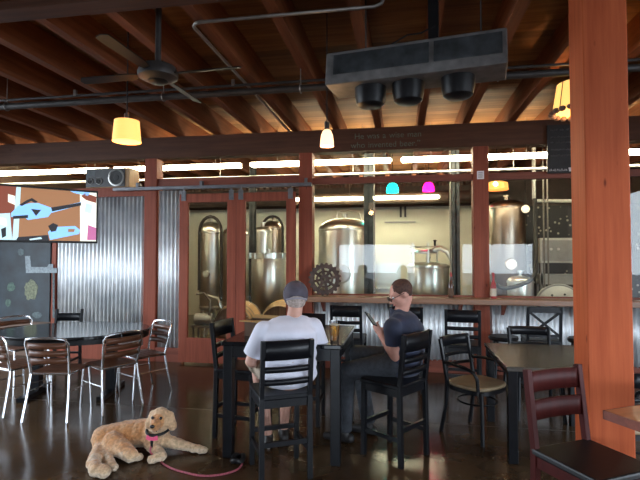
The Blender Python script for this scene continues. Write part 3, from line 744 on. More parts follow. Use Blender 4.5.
# black armchairs with tan seats
def armchair(lab):
    t = thing('armchair', lab, 'chair', group='black armchairs at the low table'); w = .19
    s_ = MB(); n = 28
    pr = [(abs(math.cos(2 * PI * k / n)) ** .6 * math.copysign(.22, math.cos(2 * PI * k / n)), abs(math.sin(2 * PI * k / n)) ** .6 * math.copysign(.21, math.sin(2 * PI * k / n)), .435) for k in range(n)]
    s_.prism(pr, (0, 0, .035)); s_.build('seat', M['tan'], t, bevel=.012)
    MB().prism([(x * .99, y * .99, z - .035) for x, y, z in pr], (0, 0, .035)).build('seat_frame', M['black'], t)
    for sx in (-1, 1):
        MB().tube([(sx * .21, .20, 0), (sx * .20, .19, .25), (sx * .195, .18, .43)], .018, 8).build('leg', M['black'], t)
        MB().tube([(sx * .21, -.24, 0), (sx * .195, -.19, .25), (sx * .19, -.18, .45), (sx * .195, -.22, .68), (sx * .20, -.25, .83)], .018, 8).build('leg', M['black'], t)
        MB().tube([(sx * .195, -.21, .63), (sx * .235, -.08, .635), (sx * .24, .06, .625), (sx * .225, .13, .595), (sx * .205, .15, .54), (sx * .195, .15, .44)], .015, 8).build('armrest', M['black'], t)
    for z0, z1, y in ((.755, .845, -.245), (.66, .685, -.225), (.575, .60, -.21)):
        MB().grid(lambda u, v: Vector((-.2 + .4 * u, y - .035 * math.sin(PI * u), z0 + (z1 - z0) * v)), 10, 1).build('back_rail', M['black'], t, solid=.02)
    MB().tube([(.17 * math.cos(a), .17 * math.sin(a), .30) for a in [2 * PI * k / 20 for k in range(20)]], .008, 6, True).build('stretcher', M['black'], t)
    return t
A0 = armchair('x')
for i, (xy, fd, lab) in enumerate([((.65, 4.48), (.72, -.70), 'black armchair with tan seat at the left end of the low grey table'),
                                   ((1.30, 5.10), (0, -1), 'black armchair behind the low grey table with only its curved back showing'),
                                   ((1.52, 3.64), (-.35, .93), 'black armchair tucked under the near side of the low grey table')]):
    place(A0, i == 0, (xy[0], xy[1], 0), facing(*fd), lab, 'black armchairs at the low table')

# aluminium chairs with brown slats
def metal_chair(lab):
    t = thing('metal_chair', lab, 'chair', group='metal chairs around the oval table'); r = .0125
    for sx in (-1, 1):
        MB().tube([(sx * .215, .22, 0), (sx * .205, .20, .30), (sx * .20, .185, .44)], r, 8).build('leg', M['alu'], t)
        MB().tube([(sx * .22, -.25, 0), (sx * .20, -.19, .30), (sx * .19, -.17, .44)], r, 8).build('leg', M['alu'], t)
    fr = [(-.19, -.17, .44), (-.20, -.20, .60), (-.21, -.235, .74), (-.19, -.255, .785), (-.12, -.275, .80), (0, -.285, .805), (.12, -.275, .80), (.19, -.255, .785), (.21, -.235, .74), (.20, -.20, .60), (.19, -.17, .44)]
    MB().tube(fr, r, 8).build('back_frame', M['alu'], t)
    MB().tube([(-.20, .185, .44), (-.20, -.17, .44), (.20, -.17, .44), (.20, .185, .44)], r, 8, True).build('seat_frame', M['alu'], t)
    s_ = MB()
    for k in range(6):
        y = -.145 + .062 * k; s_.bx(-.195, .195, y - .026, y + .026, .443, .458)
    s_.build('seat', M['slat'], t, smooth=False)
    for k in range(3):
        z = .575 + .075 * k; y = -.198 - .022 * k
        MB().grid(lambda u, v: Vector((-.19 + .38 * u, y - .035 * math.sin(PI * u), z - .028 + .056 * v)), 10, 1).build('back_slat', M['slat'], t, solid=.012)
    for sx in (-1, 1): MB().tube([(sx * .205, .205, .27), (sx * .203, -.20, .27)], .007, 6).build('stretcher', M['alu'], t)
    return t
MC = metal_chair('x')
for i, (xy, fd, lab) in enumerate([
    ((-3.42, 4.32), (-.14, 1), 'metal slat chair with its back to the viewer at the oval table'),
    ((-3.07, 4.65), (-.88, .47), 'metal slat chair at the oval table nearest the lying dog'),
    ((-3.00, 5.15), (-.53, -.85), 'metal slat chair at the narrow corrugated panel end of the oval table'),
    ((-4.02, 4.42), (.30, .95), 'metal slat chair cut off at the photo edge at the oval table'),
    ((-4.72, 5.30), (.9, -.35), 'metal slat chair at the chalkboard end of the oval table')]):
    place(MC, i == 0, (xy[0], xy[1], 0), facing(*fd), lab, 'metal chairs around the oval table')
E = counter_chair(M['black'], 'dark wooden chair back rising behind the oval table', rails=((.80, .93), (.72, .76)), name='wooden_chair')
E.location = (-4.64, 5.86, 0); E.scale = (1, 1, .83); E.rotation_euler = (0, 0, facing(.2, -1))

# ------------------------------------------------------------------ on the table
c = onZ(334, 342.5, .914)
t = thing('beer_glass', 'pint glass of amber beer on the tall black table', 'glass', (c.x, c.y + .035, .914))
MB().lathe([(0, .0), (.030, 0), (.033, .004), (.042, .165), (.040, .165), (.031, .012), (0, .012)], n=24).build('glass', M['cupglass'], t)
MB().lathe([(0, .013), (.0308, .013), (.0385, .13), (0, .13)], n=24).build('beer', M['beer'], t)
MB().lathe([(0, .1305), (.0386, .1305), (.0392, .142), (0, .144)], n=24).build('foam', M['foam'], t)
t = thing('cardboard_box', 'open brown cardboard box on the tall table in front of the capped man', 'box', (-1.20, 3.95, .914), R(-8))
b = MB().bx(-.12, .12, -.08, .08, 0, .006)
b.bx(-.12, .12, -.08, -.074, 0, .13).bx(-.12, .12, .074, .08, 0, .13).bx(-.12, -.114, -.08, .08, 0, .13).bx(.114, .12, -.08, .08, 0, .13)
b.build('body', M['card'], t, smooth=False)
MB().prism([(-.125, -.08, .13), (.125, -.08, .13), (.13, -.15, .125), (-.135, -.15, .13)], (0, .003, .005)).build('flap', M['cardtop'], t, smooth=False)
MB().prism([(-.12, .08, .13), (.12, .08, .13), (.125, .15, .145), (-.125, .15, .15)], (0, -.003, .005)).build('flap', M['cardtop'], t, smooth=False)

# ------------------------------------------------------------------ things on the ledge
c = at(322, 278, 6.42); c.z = 1.03 + .232
t = thing('gear_wheel', 'rusty toothed gear wheel standing on the ledge against the post', 'ornament', (c.x, WY - .12, c.z))
n = 40; ring = []
rim = MB()
for k in range(n * 2):
    a = PI * k / n; r_ = .23 if (k // 2) % 2 else .205; ring.append((r_, a))
outer = [Vector((r_ * math.cos(a), 0, r_ * math.sin(a))) for r_, a in ring]; inner = [Vector((.155 * math.cos(a), 0, .155 * math.sin(a))) for r_, a in ring]
for k in range(len(outer)):
    k2 = (k + 1) % len(outer); rim.prism([outer[k], outer[k2], inner[k2], inner[k]], (0, .045, 0))
rim.build('toothed_rim', M['rust'], t, smooth=False)
for k in range(8):
    a = 2 * PI * k / 8 + .2; MB().bar((.05 * math.cos(a), .022, .05 * math.sin(a)), (.165 * math.cos(a), .022, .165 * math.sin(a)), .035, .03, (0, 1, 0)).build('spoke', M['rust'], t, smooth=False)
MB().lathe([(.022, -.01), (.065, -.01), (.065, .055), (.022, .055), (.022, -.01)], (0, .045, 0), 24, rotx).build('hub', M['rust'], t)
g_ = MB().tube([(.11 * math.cos(2 * PI * k / 32), .022, .11 * math.sin(2 * PI * k / 32)) for k in range(32)], .014, 6, True); g_.build('inner_ring', M['rust'], t)
def bottle(px, lab, mbody, mlab):
    c = onY(px, 297, WY - .1)
    t = thing('bottle', lab, 'bottle', (c.x, WY - .1, 1.03))
    MB().lathe([(0, 0), (.034, 0), (.036, .01), (.036, .16), (.03, .19), (.014, .24), (.013, .29), (0, .29)], n=20).build('body', mbody, t)
    MB().lathe([(.0368, .03), (.0368, .13)], n=20).build('label', mlab, t)
    MB().lathe([(.016, .28), (.016, .32), (.006, .345), (0, .345)], n=14).build('cap', M['red'], t)
bottle(493.5, 'bottle with red body and cream label on the ledge right of the middle post', M['red'], M['label'])
bottle(451, 'slim brown sauce bottle on the ledge left of the middle post', M['brownglass'], M['card'])

# ------------------------------------------------------------------ brewery equipment
def tank(px, d, r, z_sh, z_top, lab, mt=None, legs=True, arch=0, manway=True, z_bot=.55, band=True, grp='steel brewing tanks'):
    c = at(px, 255, d); t = thing('brewing_tank', lab, 'tank', (c.x, c.y, 0), R(9.9) * 0, grp); mt = mt or M['stainless']
    prof = [(0, z_bot - r * .45), (r * .3, z_bot - r * .38), (r * .96, z_bot - .02), (r, z_bot), (r, z_sh)]
    hh = z_top - z_sh
    for k in range(1, 8):
        a = PI / 2 * k / 8; prof.append((r * math.cos(a) ** .8, z_sh + hh * math.sin(a)))
    prof += [(r * .12, z_top), (0, z_top)]
    MB().lathe(prof, n=40).build('shell', mt, t)
    if band:
        for z in (z_bot + .02, z_sh - .01):
            MB().lathe([(r + .001, z - .02), (r + .012, z - .015), (r + .012, z + .015), (r + .001, z + .02)], n=40).build('band', mt, t)
    for k in range(4):
        a = PI / 4 + k * PI / 2; x, y = r * .8 * math.cos(a), r * .8 * math.sin(a)
        MB().cyl((x, y, 0), (x, y, z_bot + .03), .035, n=12).build('leg', mt, t)
    if manway:
        MB().lathe([(0, .05), (r * .3, .045), (r * .34, .02), (r * .34, 0)], (0, -r * .99, z_bot + (z_sh - z_bot) * .45), 24, rotx).build('manway', mt, t)
    o = MB().cyl((0, 0, z_top - .01), (0, 0, z_top + .07), .03, n=12); o.lathe([(.0, .07), (.05, .07), (.05, .09), (0, .09)], (0, 0, z_top), 16); o.build('top_valve', mt, t)
    if arch:
        pts = [(-r * .9, -r * .55, .9), (-r * .9, -r * .55, z_sh)] + [(-r * .9 + (r * .9 + arch) * (1 - math.cos(PI * k / 10)) / 2, -r * .55, z_sh + (hh + .1) * math.sin(PI * k / 10)) for k in range(1, 10)] + [(arch, -r * .55, z_sh), (arch, -r * .55, .7)]
        MB().tube(pts, .03, 10).build('pipe', M['pipe'], t)
    return t
tank(211, 9.5, .215, 2.05, 2.26, 'slim upright steel tank seen at the left of the left sliding door', arch=.26)
tank(236, 10.4, .30, 2.05, 2.20, 'steel tank half hidden by the stile where the sliding doors meet')
tank(263, 10.0, .19, 2.10, 2.20, 'slim steel tank rising behind the small ringed kettle')
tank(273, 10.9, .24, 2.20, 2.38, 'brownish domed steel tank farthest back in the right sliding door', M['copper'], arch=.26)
k = tank(269, 9.05, .33, 1.56, 1.62, 'small steel kettle with clamp ring behind the oak barrels', manway=False)
rg = MB().lathe([(.33, 1.54), (.365, 1.545), (.365, 1.63), (.33, 1.64)], n=40)
for q in range(12):
    a = 2 * PI * q / 12; rg.box((.37 * math.cos(a), .37 * math.sin(a), 1.585), (.04, .04, .11), Euler((0, 0, a)))
rg.build('clamp_ring', M['stainless'], k, smooth=True)
tk = tank(345, 9.4, .52, 2.10, 2.32, 'widest domed steel tank seen through the window above the gear wheel')
MB().tube([(-.15, -.2, 2.28), (-.1, -.2, 2.45), (.1, -.2, 2.47), (.3, -.2, 2.42), (.36, -.2, 2.2)], .014, 8).build('pipe', M['stainless'], tk)
tun = tank(428, 8.8, .375, 1.40, 1.47, 'low wide steel mash tun with raised lid right of the navy shirted man', manway=False)
MB().lathe([(0, 1.70), (.2, 1.69), (.24, 1.66), (.24, 1.63), (0, 1.62)], (-.08, 0, 0), 32).build('lid', M['stainless'], tun)
MB().tube([(.25 * math.cos(2 * PI * q / 24) - .08, .25 * math.sin(2 * PI * q / 24), 1.75) for q in range(24)], .012, 6, True).build('rail', M['stainless'], tun)
for q in range(5):
    a = 2 * PI * q / 5; MB().cyl((.24 * math.cos(a) - .08, .24 * math.sin(a), 1.45), (.25 * math.cos(a) - .08, .25 * math.sin(a), 1.82), .014, n=8).build('clamp', M['stainless'], tun)
MB().tube([(.02, -.1, 1.66), (.2, -.12, 1.72), (.33, -.1, 1.66), (.42, -.1, 1.5), (.5, -.1, 1.36)], .045, 10).build('pipe', M['stainless'], tun)
MB().cyl((.12, -.1, 1.7), (.12, -.1, 1.85), .02, n=10).ball((.12, -.1, 1.86), .035, (1, 1, .5), n=10).build('valve_handle', M['blackplastic'], tun)
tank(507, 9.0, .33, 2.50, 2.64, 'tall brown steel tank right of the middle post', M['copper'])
tank(520, 8.1, .21, 1.15, 1.25, 'short steel vessel in front of the tall brown tank', manway=False)

# barrels on a rack
def barrel(px, py, d, lab):
    c = at(px, py, d); t = thing('barrel', lab, 'barrel', (c.x, c.y, c.z), R(6), 'oak barrels')
    prof = []; L_ = .90
    for k in range(13):
        u = k / 12; prof.append((.285 + .06 * math.sin(PI * u), -L_ * u))
    MB().lathe(prof, n=36, mtx=rotx).build('staves', M['barrel'], t)
    MB().lathe([(0, -.025), (.272, -.025), (.272, .004), (.287, .004), (.29, -.012)], n=36, mtx=rotx).build('head', M['barrelhead'], t)
    MB().lathe([(0, -L_ + .02), (.28, -L_ + .02)], n=36, mtx=rotx).build('head', M['barrelhead'], t)
    for u in (.03, .14, .26, .74, .86, .97):
        r_ = .285 + .06 * math.sin(PI * u); MB().lathe([(r_ + .002, -L_ * u - .022), (r_ + .005, -L_ * u), (r_ + .002, -L_ * u + .022)], n=36, mtx=rotx).build('hoop', M['steelbar'], t)
    return t
b1 = barrel(232, 326, 7.3, 'oak barrel lying behind the left sliding door')
b2 = barrel(279, 325, 7.3, 'oak barrel lying behind the right sliding door beside the capped man')
xm0, xm1, ym = min(b1.location.x, b2.location.x), max(b1.location.x, b2.location.x), b1.location.y
rk = thing('barrel_rack', 'low steel rack carrying the two oak barrels', 'rack', (0, 0, 0)); zb = b1.location.z - .345
for y in (ym + .2, ym + .72): MB().bx(xm0 - .45, xm1 + .45, y - .03, y + .03, max(.05, zb - .06), zb + .005).build('cross_bar', M['steelbar'], rk, smooth=False)
for x in (xm0 - .38, (xm0 + xm1) / 2, xm1 + .38):
    for y in (ym + .2, ym + .72): MB().bx(x - .03, x + .03, y - .03, y + .03, 0, zb).build('leg', M['steelbar'], rk, smooth=False)
# floor pump with pipes behind the left door
c = at(205, 330, 8.75)
t = thing('transfer_pump', 'small pump with bent pipes on the floor behind the left sliding door', 'pump', (c.x, c.y, 0))
MB().cyl((-.18, 0, .42), (.15, 0, .42), .10, n=20).build('motor', M['greypaint'], t)
MB().bx(-.22, .22, -.14, .14, .28, .32).build('plate', M['steelbar'], t, smooth=False)
for sx in (-.18, .18):
    for sy in (-.11, .11): MB().cyl((sx, sy, 0), (sx, sy, .29), .02, n=8).build('leg', M['steelbar'], t)
MB().tube([(.15, 0, .42), (.28, 0, .44), (.32, 0, .6), (.25, 0, .8), (.05, 0, .85)], .025, 8).build('pipe', M['stainless'], t)
MB().tube([(.1, -.05, .5), (.12, -.05, .75), (.0, -.05, .9), (-.15, -.05, .88)], .02, 8).build('pipe', M['conduit'], t)

# steel columns
def column(px0, px1, Y, lab, conduit=None):
    a, b_ = onY(px0, 250, Y), onY(px1, 250, Y)
    w = (b_.x - a.x); cx = (a.x + b_.x) / 2
    m_ = MB().bx(cx - w / 2, cx + w / 2, Y, Y + .012, 0, CZ - .3).bx(cx - w / 2, cx + w / 2, Y + .12, Y + .132, 0, CZ - .3).bx(cx - .01, cx + .01, Y, Y + .13, 0, CZ - .3)
    o = struct(m_.build('steel_column', M['panel'], smooth=False), lab)
    if conduit: MB().cyl((cx + conduit, Y - .03, .3), (cx + conduit, Y - .03, CZ - .3), .014, n=8).build('conduit', M['conduit'], o)
column(364, 373, 7.9, 'dark steel column in the brewery behind the gear wheel window', .1)
column(452.5, 460, 7.9, 'dark steel column in the brewery left of the middle post', -.09)
column(249, 254, 9.0, 'dark steel column behind the right sliding door')

# fluorescent strips
def strip(x0, x1, Y, z, lab, grp, mt=None):
    t = thing('fluorescent_strip', lab, 'light', ((x0 + x1) / 2, Y, z), 0, grp); l = (x1 - x0) / 2
    MB().bx(-l, l, -.022, .022, -.005, .05).build('housing', M['whitepaint'], t, smooth=False)
    for y in (-.05, .05): MB().cyl((-l + .03, y, .02), (l - .03, y, .02), .034, n=12).build('tube', mt or M['tube'], t)
    for sx in (-.6, .6): MB().cyl((sx * l, 0, .05), (sx * l, 0, CZ - z), .004, n=6).build('hanger', M['conduit'], t)
fz = 3.075
for i, x0 in enumerate((-7.4, -4.98, -2.5, -.03, 2.42)):
    strip(x0, min(x0 + 2.34, 4.9), 7.55, fz, ['fluorescent strip light in the clerestory above the television', 'fluorescent strip light in the clerestory above the loudspeaker', 'fluorescent strip light in the clerestory above the sliding doors', 'fluorescent strip light in the clerestory above the wide window', 'fluorescent strip light in the clerestory right of the hanging sign'][i], 'front row of fluorescent strips')
a, b_ = onY(294, 199, 10.9), onY(440, 198, 10.9)
strip(a.x, (a.x + b_.x) / 2 - .03, 10.9, 2.88, 'distant fluorescent strip above the widest domed tank', 'back row of fluorescent strips')
strip((a.x + b_.x) / 2 + .03, b_.x, 10.9, 2.88, 'distant fluorescent strip between the cyan and magenta lamps', 'back row of fluorescent strips')
t = thing('water_pipe', 'pale water pipe running below the front row of strip lights', 'pipe', (0, 0, 0))
MB().cyl((-7.5, 7.75, 2.93), (4.9, 7.75, 2.93), .022, n=10).build('pipe', M['whitepaint'], t)
for x in (-5.5, -3.1, -.8, 1.7): MB().cyl((x, 7.75, 2.95), (x, 7.75, CZ), .006, n=6).build('hanger', M['conduit'], t)
# coloured lamps
def disc_lamp(px, py, d, r, mt, lab, energy, col):
    c = at(px, py, d); t = thing('coloured_lamp', lab, 'lamp', c, 0, 'coloured brewery lamps')
    MB().lathe([(r, -.05), (r * .96, .03), (r * .7, .11), (r * .2, .15), (0, .155)], n=28).build('shade', mt, t)
    MB().lathe([(r * .94, -.048), (0, -.045)], n=28).build('diffuser', mt, t)
    MB().cyl((0, 0, .15), (0, 0, CZ - c.z), .006, n=6).build('cord', M['blackplastic'], t)
disc_lamp(392.5, 190, 9.8, .125, M['cyan'], 'cyan glowing lamp hanging in the brewery', 0, (0, 1, 1))
disc_lamp(428.5, 189, 9.8, .12, M['magenta'], 'magenta glowing lamp hanging in the brewery', 0, (1, 0, .3))
c = at(497, 186, 8.4)
t = thing('orange_lamp', 'wide orange lamp shade hanging in the brewery right of the middle post', 'lamp', c)
MB().lathe([(.19, -.07), (.18, .05), (.10, .08), (0, .085)], n=28).build('shade', M['orange'], t)
MB().cyl((0, 0, .08), (0, 0, CZ - c.z), .006, n=6).build('cord', M['blackplastic'], t)
c = at(525.5, 209, 8.6)
t = thing('globe_lamp', 'small cream globe lamp in front of the speckled board', 'lamp', c)
MB().ball((0, 0, 0), .072, n=20).build('globe', M['globe'], t); MB().cyl((0, 0, .065), (0, 0, CZ - c.z), .006, n=6).build('cord', M['blackplastic'], t)

# control cabinet, drum guard, hose, pipes, speckled board at the right of the brewery
a, b_ = at(540, 238, 8.5), at(585, 263, 8.5)
t = thing('control_cabinet', 'white control cabinet on a stand seen beside the thick post', 'cabinet', ((a.x + b_.x) / 2, a.y, 0))
w = (b_.x - a.x) / 2
MB().bx(-w, w, 0, .35, b_.z, a.z).build('body', M['whitepaint'], t, smooth=False, bevel=.01)
MB().bx(-w + .03, w - .03, -.012, -.001, b_.z + .04, a.z - .04).build('door', M['greypaint'], t, smooth=False, bevel=.005)
for x in (-w + .18, -w + .30): MB().lathe([(0, .02), (.022, .02), (.025, 0)], (x, -.012, a.z - .2), 14, rotx).build('knob', M['paper'], t)
MB().bx(-w, w, .02, .33, b_.z - .38, b_.z - .2).build('shelf', M['greypaint'], t, smooth=False)
for sx in (-1, 1): MB().bx(sx * (w - .03) - .02, sx * (w - .03) + .02, .02, .06, 0, b_.z).bx(sx * (w - .03) - .02, sx * (w - .03) + .02, .28, .32, 0, b_.z).build('leg', M['greypaint'], t, smooth=False)
c = at(559, 307, 7.7)
t = thing('drum_guard', 'round white perforated guard seen above the ledge beside the thick post', 'machine', (c.x, c.y, c.z))
g_ = MB().lathe([(0, .03), (.33, .03), (.36, .01), (.36, -.1), (0, -.1)], n=40, mtx=rotx); g_.build('guard', M['whitepaint'], t)
h_ = MB()
for q in range(7):
    a = 2 * PI * q / 7 + .3; h_.lathe([(0, .032), (.018, .032), (.018, .0)], (.22 * math.cos(a), -.0, .22 * math.sin(a)), 12, rotx)
h_.lathe([(0, .032), (.02, .032), (.02, 0)], (0, 0, 0), 12, rotx).build('holes', M['panel'], t)
MB().tube([(.36 * math.cos(2 * PI * q / 40), -.01, .36 * math.sin(2 * PI * q / 40)) for q in range(40)], .018, 8, True).build('rim', M['greypaint'], t)
for sx in (-.2, .2): MB().bx(sx - .03, sx + .03, .0, .06, -c.z, -.25).build('leg', M['greypaint'], t, smooth=False)
pts = [at(x, y, 7.6) for x, y in ((496, 284), (499, 287), (506, 288.5), (514, 287), (521, 285), (528, 282), (533, 278), (536, 272))]
t = tag(MB().tube(pts + [pts[-1] + Vector((.03, .1, .3)), pts[-1] + Vector((.05, .2, 1.2))], .032, 10).build('hose', M['hose']), 'dark curved hose hanging behind the window right of the middle post', 'hose')
p0, p1, p2 = at(534, 176, 8.3), at(534, 201, 8.3), at(600, 200, 8.3); p2.z = p1.z
t = tag(MB().tube([p0 + Vector((0, 0, .5)), p1 + Vector((0, 0, .05)), p1 + Vector((.015, 0, .015)), p1 + Vector((.05, 0, 0)), p2], .032, 10).build('bent_pipe', M['whitepaint']), 'white pipe bent at a right angle in front of the speckled board', 'pipe')
for px, lab in ((544, 'thin pale vertical pipe left of its twin, before the speckled board'), (548, 'thin pale vertical pipe right of its twin, before the speckled board')):
    a = at(px, 240, 8.2); t = tag(MB().cyl((a.x, a.y, .9), (a.x, a.y, CZ - .001), .014, n=8).build('vertical_pipe', M['conduit']), lab, 'pipe', 'thin vertical pipes')
a, b_ = at(526, 202, 9.9), at(640, 300, 9.9)
tag(MB().bx(a.x, a.x + 2.3, a.y, a.y + .08, 0, 2.62).build('speckled_board', M['speckle'], smooth=False), 'tall dark board covered in pale specks at the right of the brewery', 'board')
a = at(489, 250, 11.0)
struct(MB().bx(a.x, XR, a.y, a.y + .1, 0, CZ).build('wall_brewery_right', M['duct'], smooth=False), 'dark brown wall at the right of the brewery')
# white crates, cart behind the man
a, b_ = at(378, 262, 10.6), at(396, 285, 10.6)
t = thing('steel_sink', 'grey steel sink bench against the white brewery wall', 'sink', (at(387, 285, 10.6).x, at(387, 285, 10.6).y, 0))
MB().bx(-.30, .30, -.2, .2, .78, .86).bx(-.30, .30, .18, .2, .86, 1.4).build('basin', M['stainless'], t, smooth=False)
for sx in (-.27, .27):
    for sy in (-.17, .17): MB().cyl((sx, sy, 0), (sx, sy, .78), .02, n=8).build('leg', M['stainless'], t)
a = onY(400, 222, YB - .05)
t = thing('wall_rail', 'thin grey rail with two hanging tools on the white brewery wall', 'rail', (a.x, YB - .05, a.z))
MB().bx(-.38, .38, 0, .045, -.015, .015).build('rail', M['greypaint'], t, smooth=False)
for x in (.02, .13): MB().bx(x - .025, x + .025, -.0, .04, .12, .42).build('tool', M['panel'], t, smooth=False)

# ------------------------------------------------------------------ people
def V(*a): return Vector(a)
def lerp(a, b, u): return a + (b - a) * u
def hand(mb, wrist, palm_dir, palm_n, size=1.0, curl=.9, thumb_side=1):
    """palm with five bent fingers; palm_dir points to the fingers, palm_n out of the palm"""
    d = palm_dir.normalized(); n_ = (palm_n - d * palm_n.dot(d)).normalized(); s_ = d.cross(n_).normalized() * thumb_side
    k = size
    for q in (-.028, -.01, .01, .028):
        mb.caps(wrist + s_ * q * .7 * k, wrist + d * .085 * k + s_ * q * k, .015 * k, .014 * k, 10)
    for q, ln in zip((-.032, -.011, .011, .032), (.060, .074, .080, .072)):
        p0 = wrist + d * .088 * k + s_ * q * k; a1, a2, a3 = curl * .5, curl * 1.1, curl * 1.6; seg = ln * k / 2.6
        p = p0
        for a_, r0, r1 in ((a1, .0105, .0095), (a2, .0095, .009), (a3, .009, .008)):
            q1 = p + (d * math.cos(a_) + n_ * math.sin(a_)) * seg; mb.caps(p, q1, r0 * k, r1 * k, 8); p = q1
    p = wrist + d * .03 * k + s_ * .03 * k; q1 = p + (s_ * .75 + d * .45 + n_ * .35).normalized() * .045 * k; q2 = q1 + (d * .75 + n_ * .6 + s_ * .1).normalized() * .04 * k
    mb.caps(p, q1, .015 * k, .012 * k, 10); mb.caps(q1, q2, .0115 * k, .0095 * k, 10)
def head_geo(mb, c, fwd, up, s=1.0):
    """skull, jaw, nose, ears, neck start; fwd and up are unit vectors"""
    r = fwd.cross(up).normalized(); rot = Matrix((r, fwd, up)).transposed()
    def L(x, y, z): return c + rot @ Vector((x * s, y * s, z * s))
    e = rot.to_euler()
    mb.ball(L(0, -.012, .025), .094 * s, (.83, 1.05, .98), e, 20)
    mb.ball(L(0, .028, -.035), .072 * s, (.88, .92, 1.15), e, 18)
    mb.ball(L(0, .058, -.088), .034 * s, (1.05, .9, .8), e, 12)
    mb.caps(L(0, .092, .012), L(0, .115, -.026), .010 * s, .0155 * s, 10)
    mb.ball(L(.012, .100, -.030), .0095 * s, n=8); mb.ball(L(-.012, .100, -.030), .0095 * s, n=8)
    mb.caps(L(-.035, .078, .030), L(.035, .078, .030), .014 * s, n=8)
    mb.ball(L(0, .085, -.058), .02 * s, (1.2, .7, .5), e, 10)
    for sx in (-1, 1):
        mb.ball(L(sx * .079, -.008, -.005), .031 * s, (.35, .75, 1.05), e, 10)
        mb.ball(L(sx * .045, .065, -.015), .026 * s, (1, .8, .8), e, 10)
    return L, e

# man in the white T-shirt, seen from behind -------------------------------------------------
fw = V(-.42, .907, 0).normalized(); rt = V(fw.y, -fw.x, 0)
hip = V(-.853, 3.505, .685)
def P1(r_, f_, z): return V(hip.x, hip.y, 0) + rt * r_ + fw * f_ + V(0, 0, z)
body = MB(); hc = P1(.075, .095, 1.262); hfw = (fw * .92 + rt * .12 + V(0, 0, -.38)).normalized(); hup = (V(0, 0, 1) - hfw * hfw.z).normalized()
L1, e1 = head_geo(body, hc, hfw, hup, .98)
nb = P1(.035, .02, 1.10)
body.caps(nb - V(0, 0, .05), hc + V(0, 0, -.04) - fw * .02, .062, .055)
# trunk under the clothes
body.caps(P1(0, 0, .70), P1(.01, -.02, .9), .13, .14); body.caps(P1(.01, -.02, .9), nb - V(0, 0, .08), .14, .09)
sL, sR = P1(-.185, .02, 1.035), P1(.20, .03, 1.045)
eL, eR = P1(-.275, .07, .80), P1(.29, .14, .83)
wL, wR = P1(-.20, .27, .735), P1(.20, .36, .955)
for s_, e_, w_ in ((sL, eL, wL), (sR, eR, wR)):
    body.caps(s_, e_, .050, .043); body.caps(e_, lerp(e_, w_, .4), .043, .042); body.caps(lerp(e_, w_, .4), w_, .042, .028)
hand(body, wL, (fw * .9 + rt * .35 + V(0, 0, -.25)), V(0, 0, -1), 1.0, .5, -1)
hand(body, wR, (fw + V(0, 0, -.05) - rt * .2), V(0, 0, -1), 1.0, .4, 1)
hips = [(P1(-.095, .02, .70), P1(-.175, .43, .705), P1(-.10, .50, .30), P1(-.08, .46, .095)), (P1(.10, .02, .70), P1(.09, .45, .705), P1(.06, .56, .36), P1(.07, .55, .10))]
for h_, k_, s_, a_ in hips:
    body.caps(h_, k_, .085, .062); body.caps(k_, lerp(k_, a_, .35), .058, .062); body.caps(lerp(k_, a_, .35), a_, .060, .036)
man = flesh(body, 'person', M['skin'], None, .009, 5)
tag(man, 'seated man seen from behind in white T-shirt and dark grey cap', 'person')
sh = MB()
sh.ball(P1(0, .0, .70), .19, (1.13, .86, .55), Euler((0, 0, facing(fw.x, fw.y))), 20)
e_ = Euler((0, 0, facing(fw.x, fw.y)))
for z, rx, ry, fo in ((.71, .215, .165, .0), (.78, .212, .158, .0), (.86, .212, .152, -.006), (.94, .215, .148, -.012), (1.0, .212, .14, -.01), (1.03, .19, .115, .0)):
    sh.ball(P1(.008, fo, z), 1, (rx, ry, .10), e_, 24)
sh.caps(sL, sR, .068); sh.caps(P1(-.10, .012, 1.075), P1(.13, .02, 1.08), .055); sh.caps(P1(-.06, .015, 1.10), P1(.10, .025, 1.103), .042)
for s_, e__ in ((sL, eL), (sR, eR)): sh.ball(s_, .074, n=16); sh.cyl(s_, lerp(s_, e__, .80), .074, .082, 18)
sh.cyl(nb - V(0, 0, .045), nb - V(0, 0, -.018) + fw * .008, .078, .068, 20)
flesh(sh, 'shirt', M['tshirt'], man, .010, 9)
st = MB(); st.ball(P1(0, .0, .69), .175, (1.06, .92, .50), e_, 18)
for h_, k_, s_, a_ in hips: st.cyl(h_, lerp(h_, k_, 1.0), .105, .088, 18); st.ball(h_, .105, n=14); st.ball(k_, .083, n=14)
flesh(st, 'shorts', M['khaki'], man, .011, 5)
for (h_, k_, s_, a_) in hips:
    d_ = (a_ - s_); d_.z = 0; fdir = (fw + rt * .1).normalized(); q = V(a_.x, a_.y, .045)
    f_ = MB(); f_.caps(q - fdir * .05, q + fdir * .06, .042, .040, 14); f_.caps(q + fdir * .06, q + fdir * .145 - V(0, 0, .008), .042, .032, 14); f_.ball(V(a_.x, a_.y, .08), .045, n=12)
    sho = flesh(f_, 'shoe', M['shoe'], man, .009, 3)
    s2 = MB(); s2.caps(q - fdir * .055 - V(0, 0, .027), q + fdir * .15 - V(0, 0, .027), .018, .018, 8); s2.ball(q + fdir * .07 + V(0, 0, .012), .040, (1.05, .9, .8), n=12)
    s2.build('sole', M['whiterub'], sho)
hm = MB(); hm.ball(L1(0, -.030, -.020), .090, (.86, .92, .85), e1, 18); flesh(hm, 'hair', M['greyhair'], man, .009, 3, noise=.003)
cp = MB(); cp.ball(L1(0, -.012, .030), .110, (.87, 1.02, .95), e1, 24)
bmc = cp.bm
lowz = -.045
geom = bmc.verts[:] + bmc.edges[:] + bmc.faces[:]
bmesh.ops.bisect_plane(bmc, geom=geom, plane_co=L1(0, 0, lowz), plane_no=(hup + hfw * .25).normalized(), clear_inner=True)
cap = cp.build('cap', M['cap'], man, solid=.005)
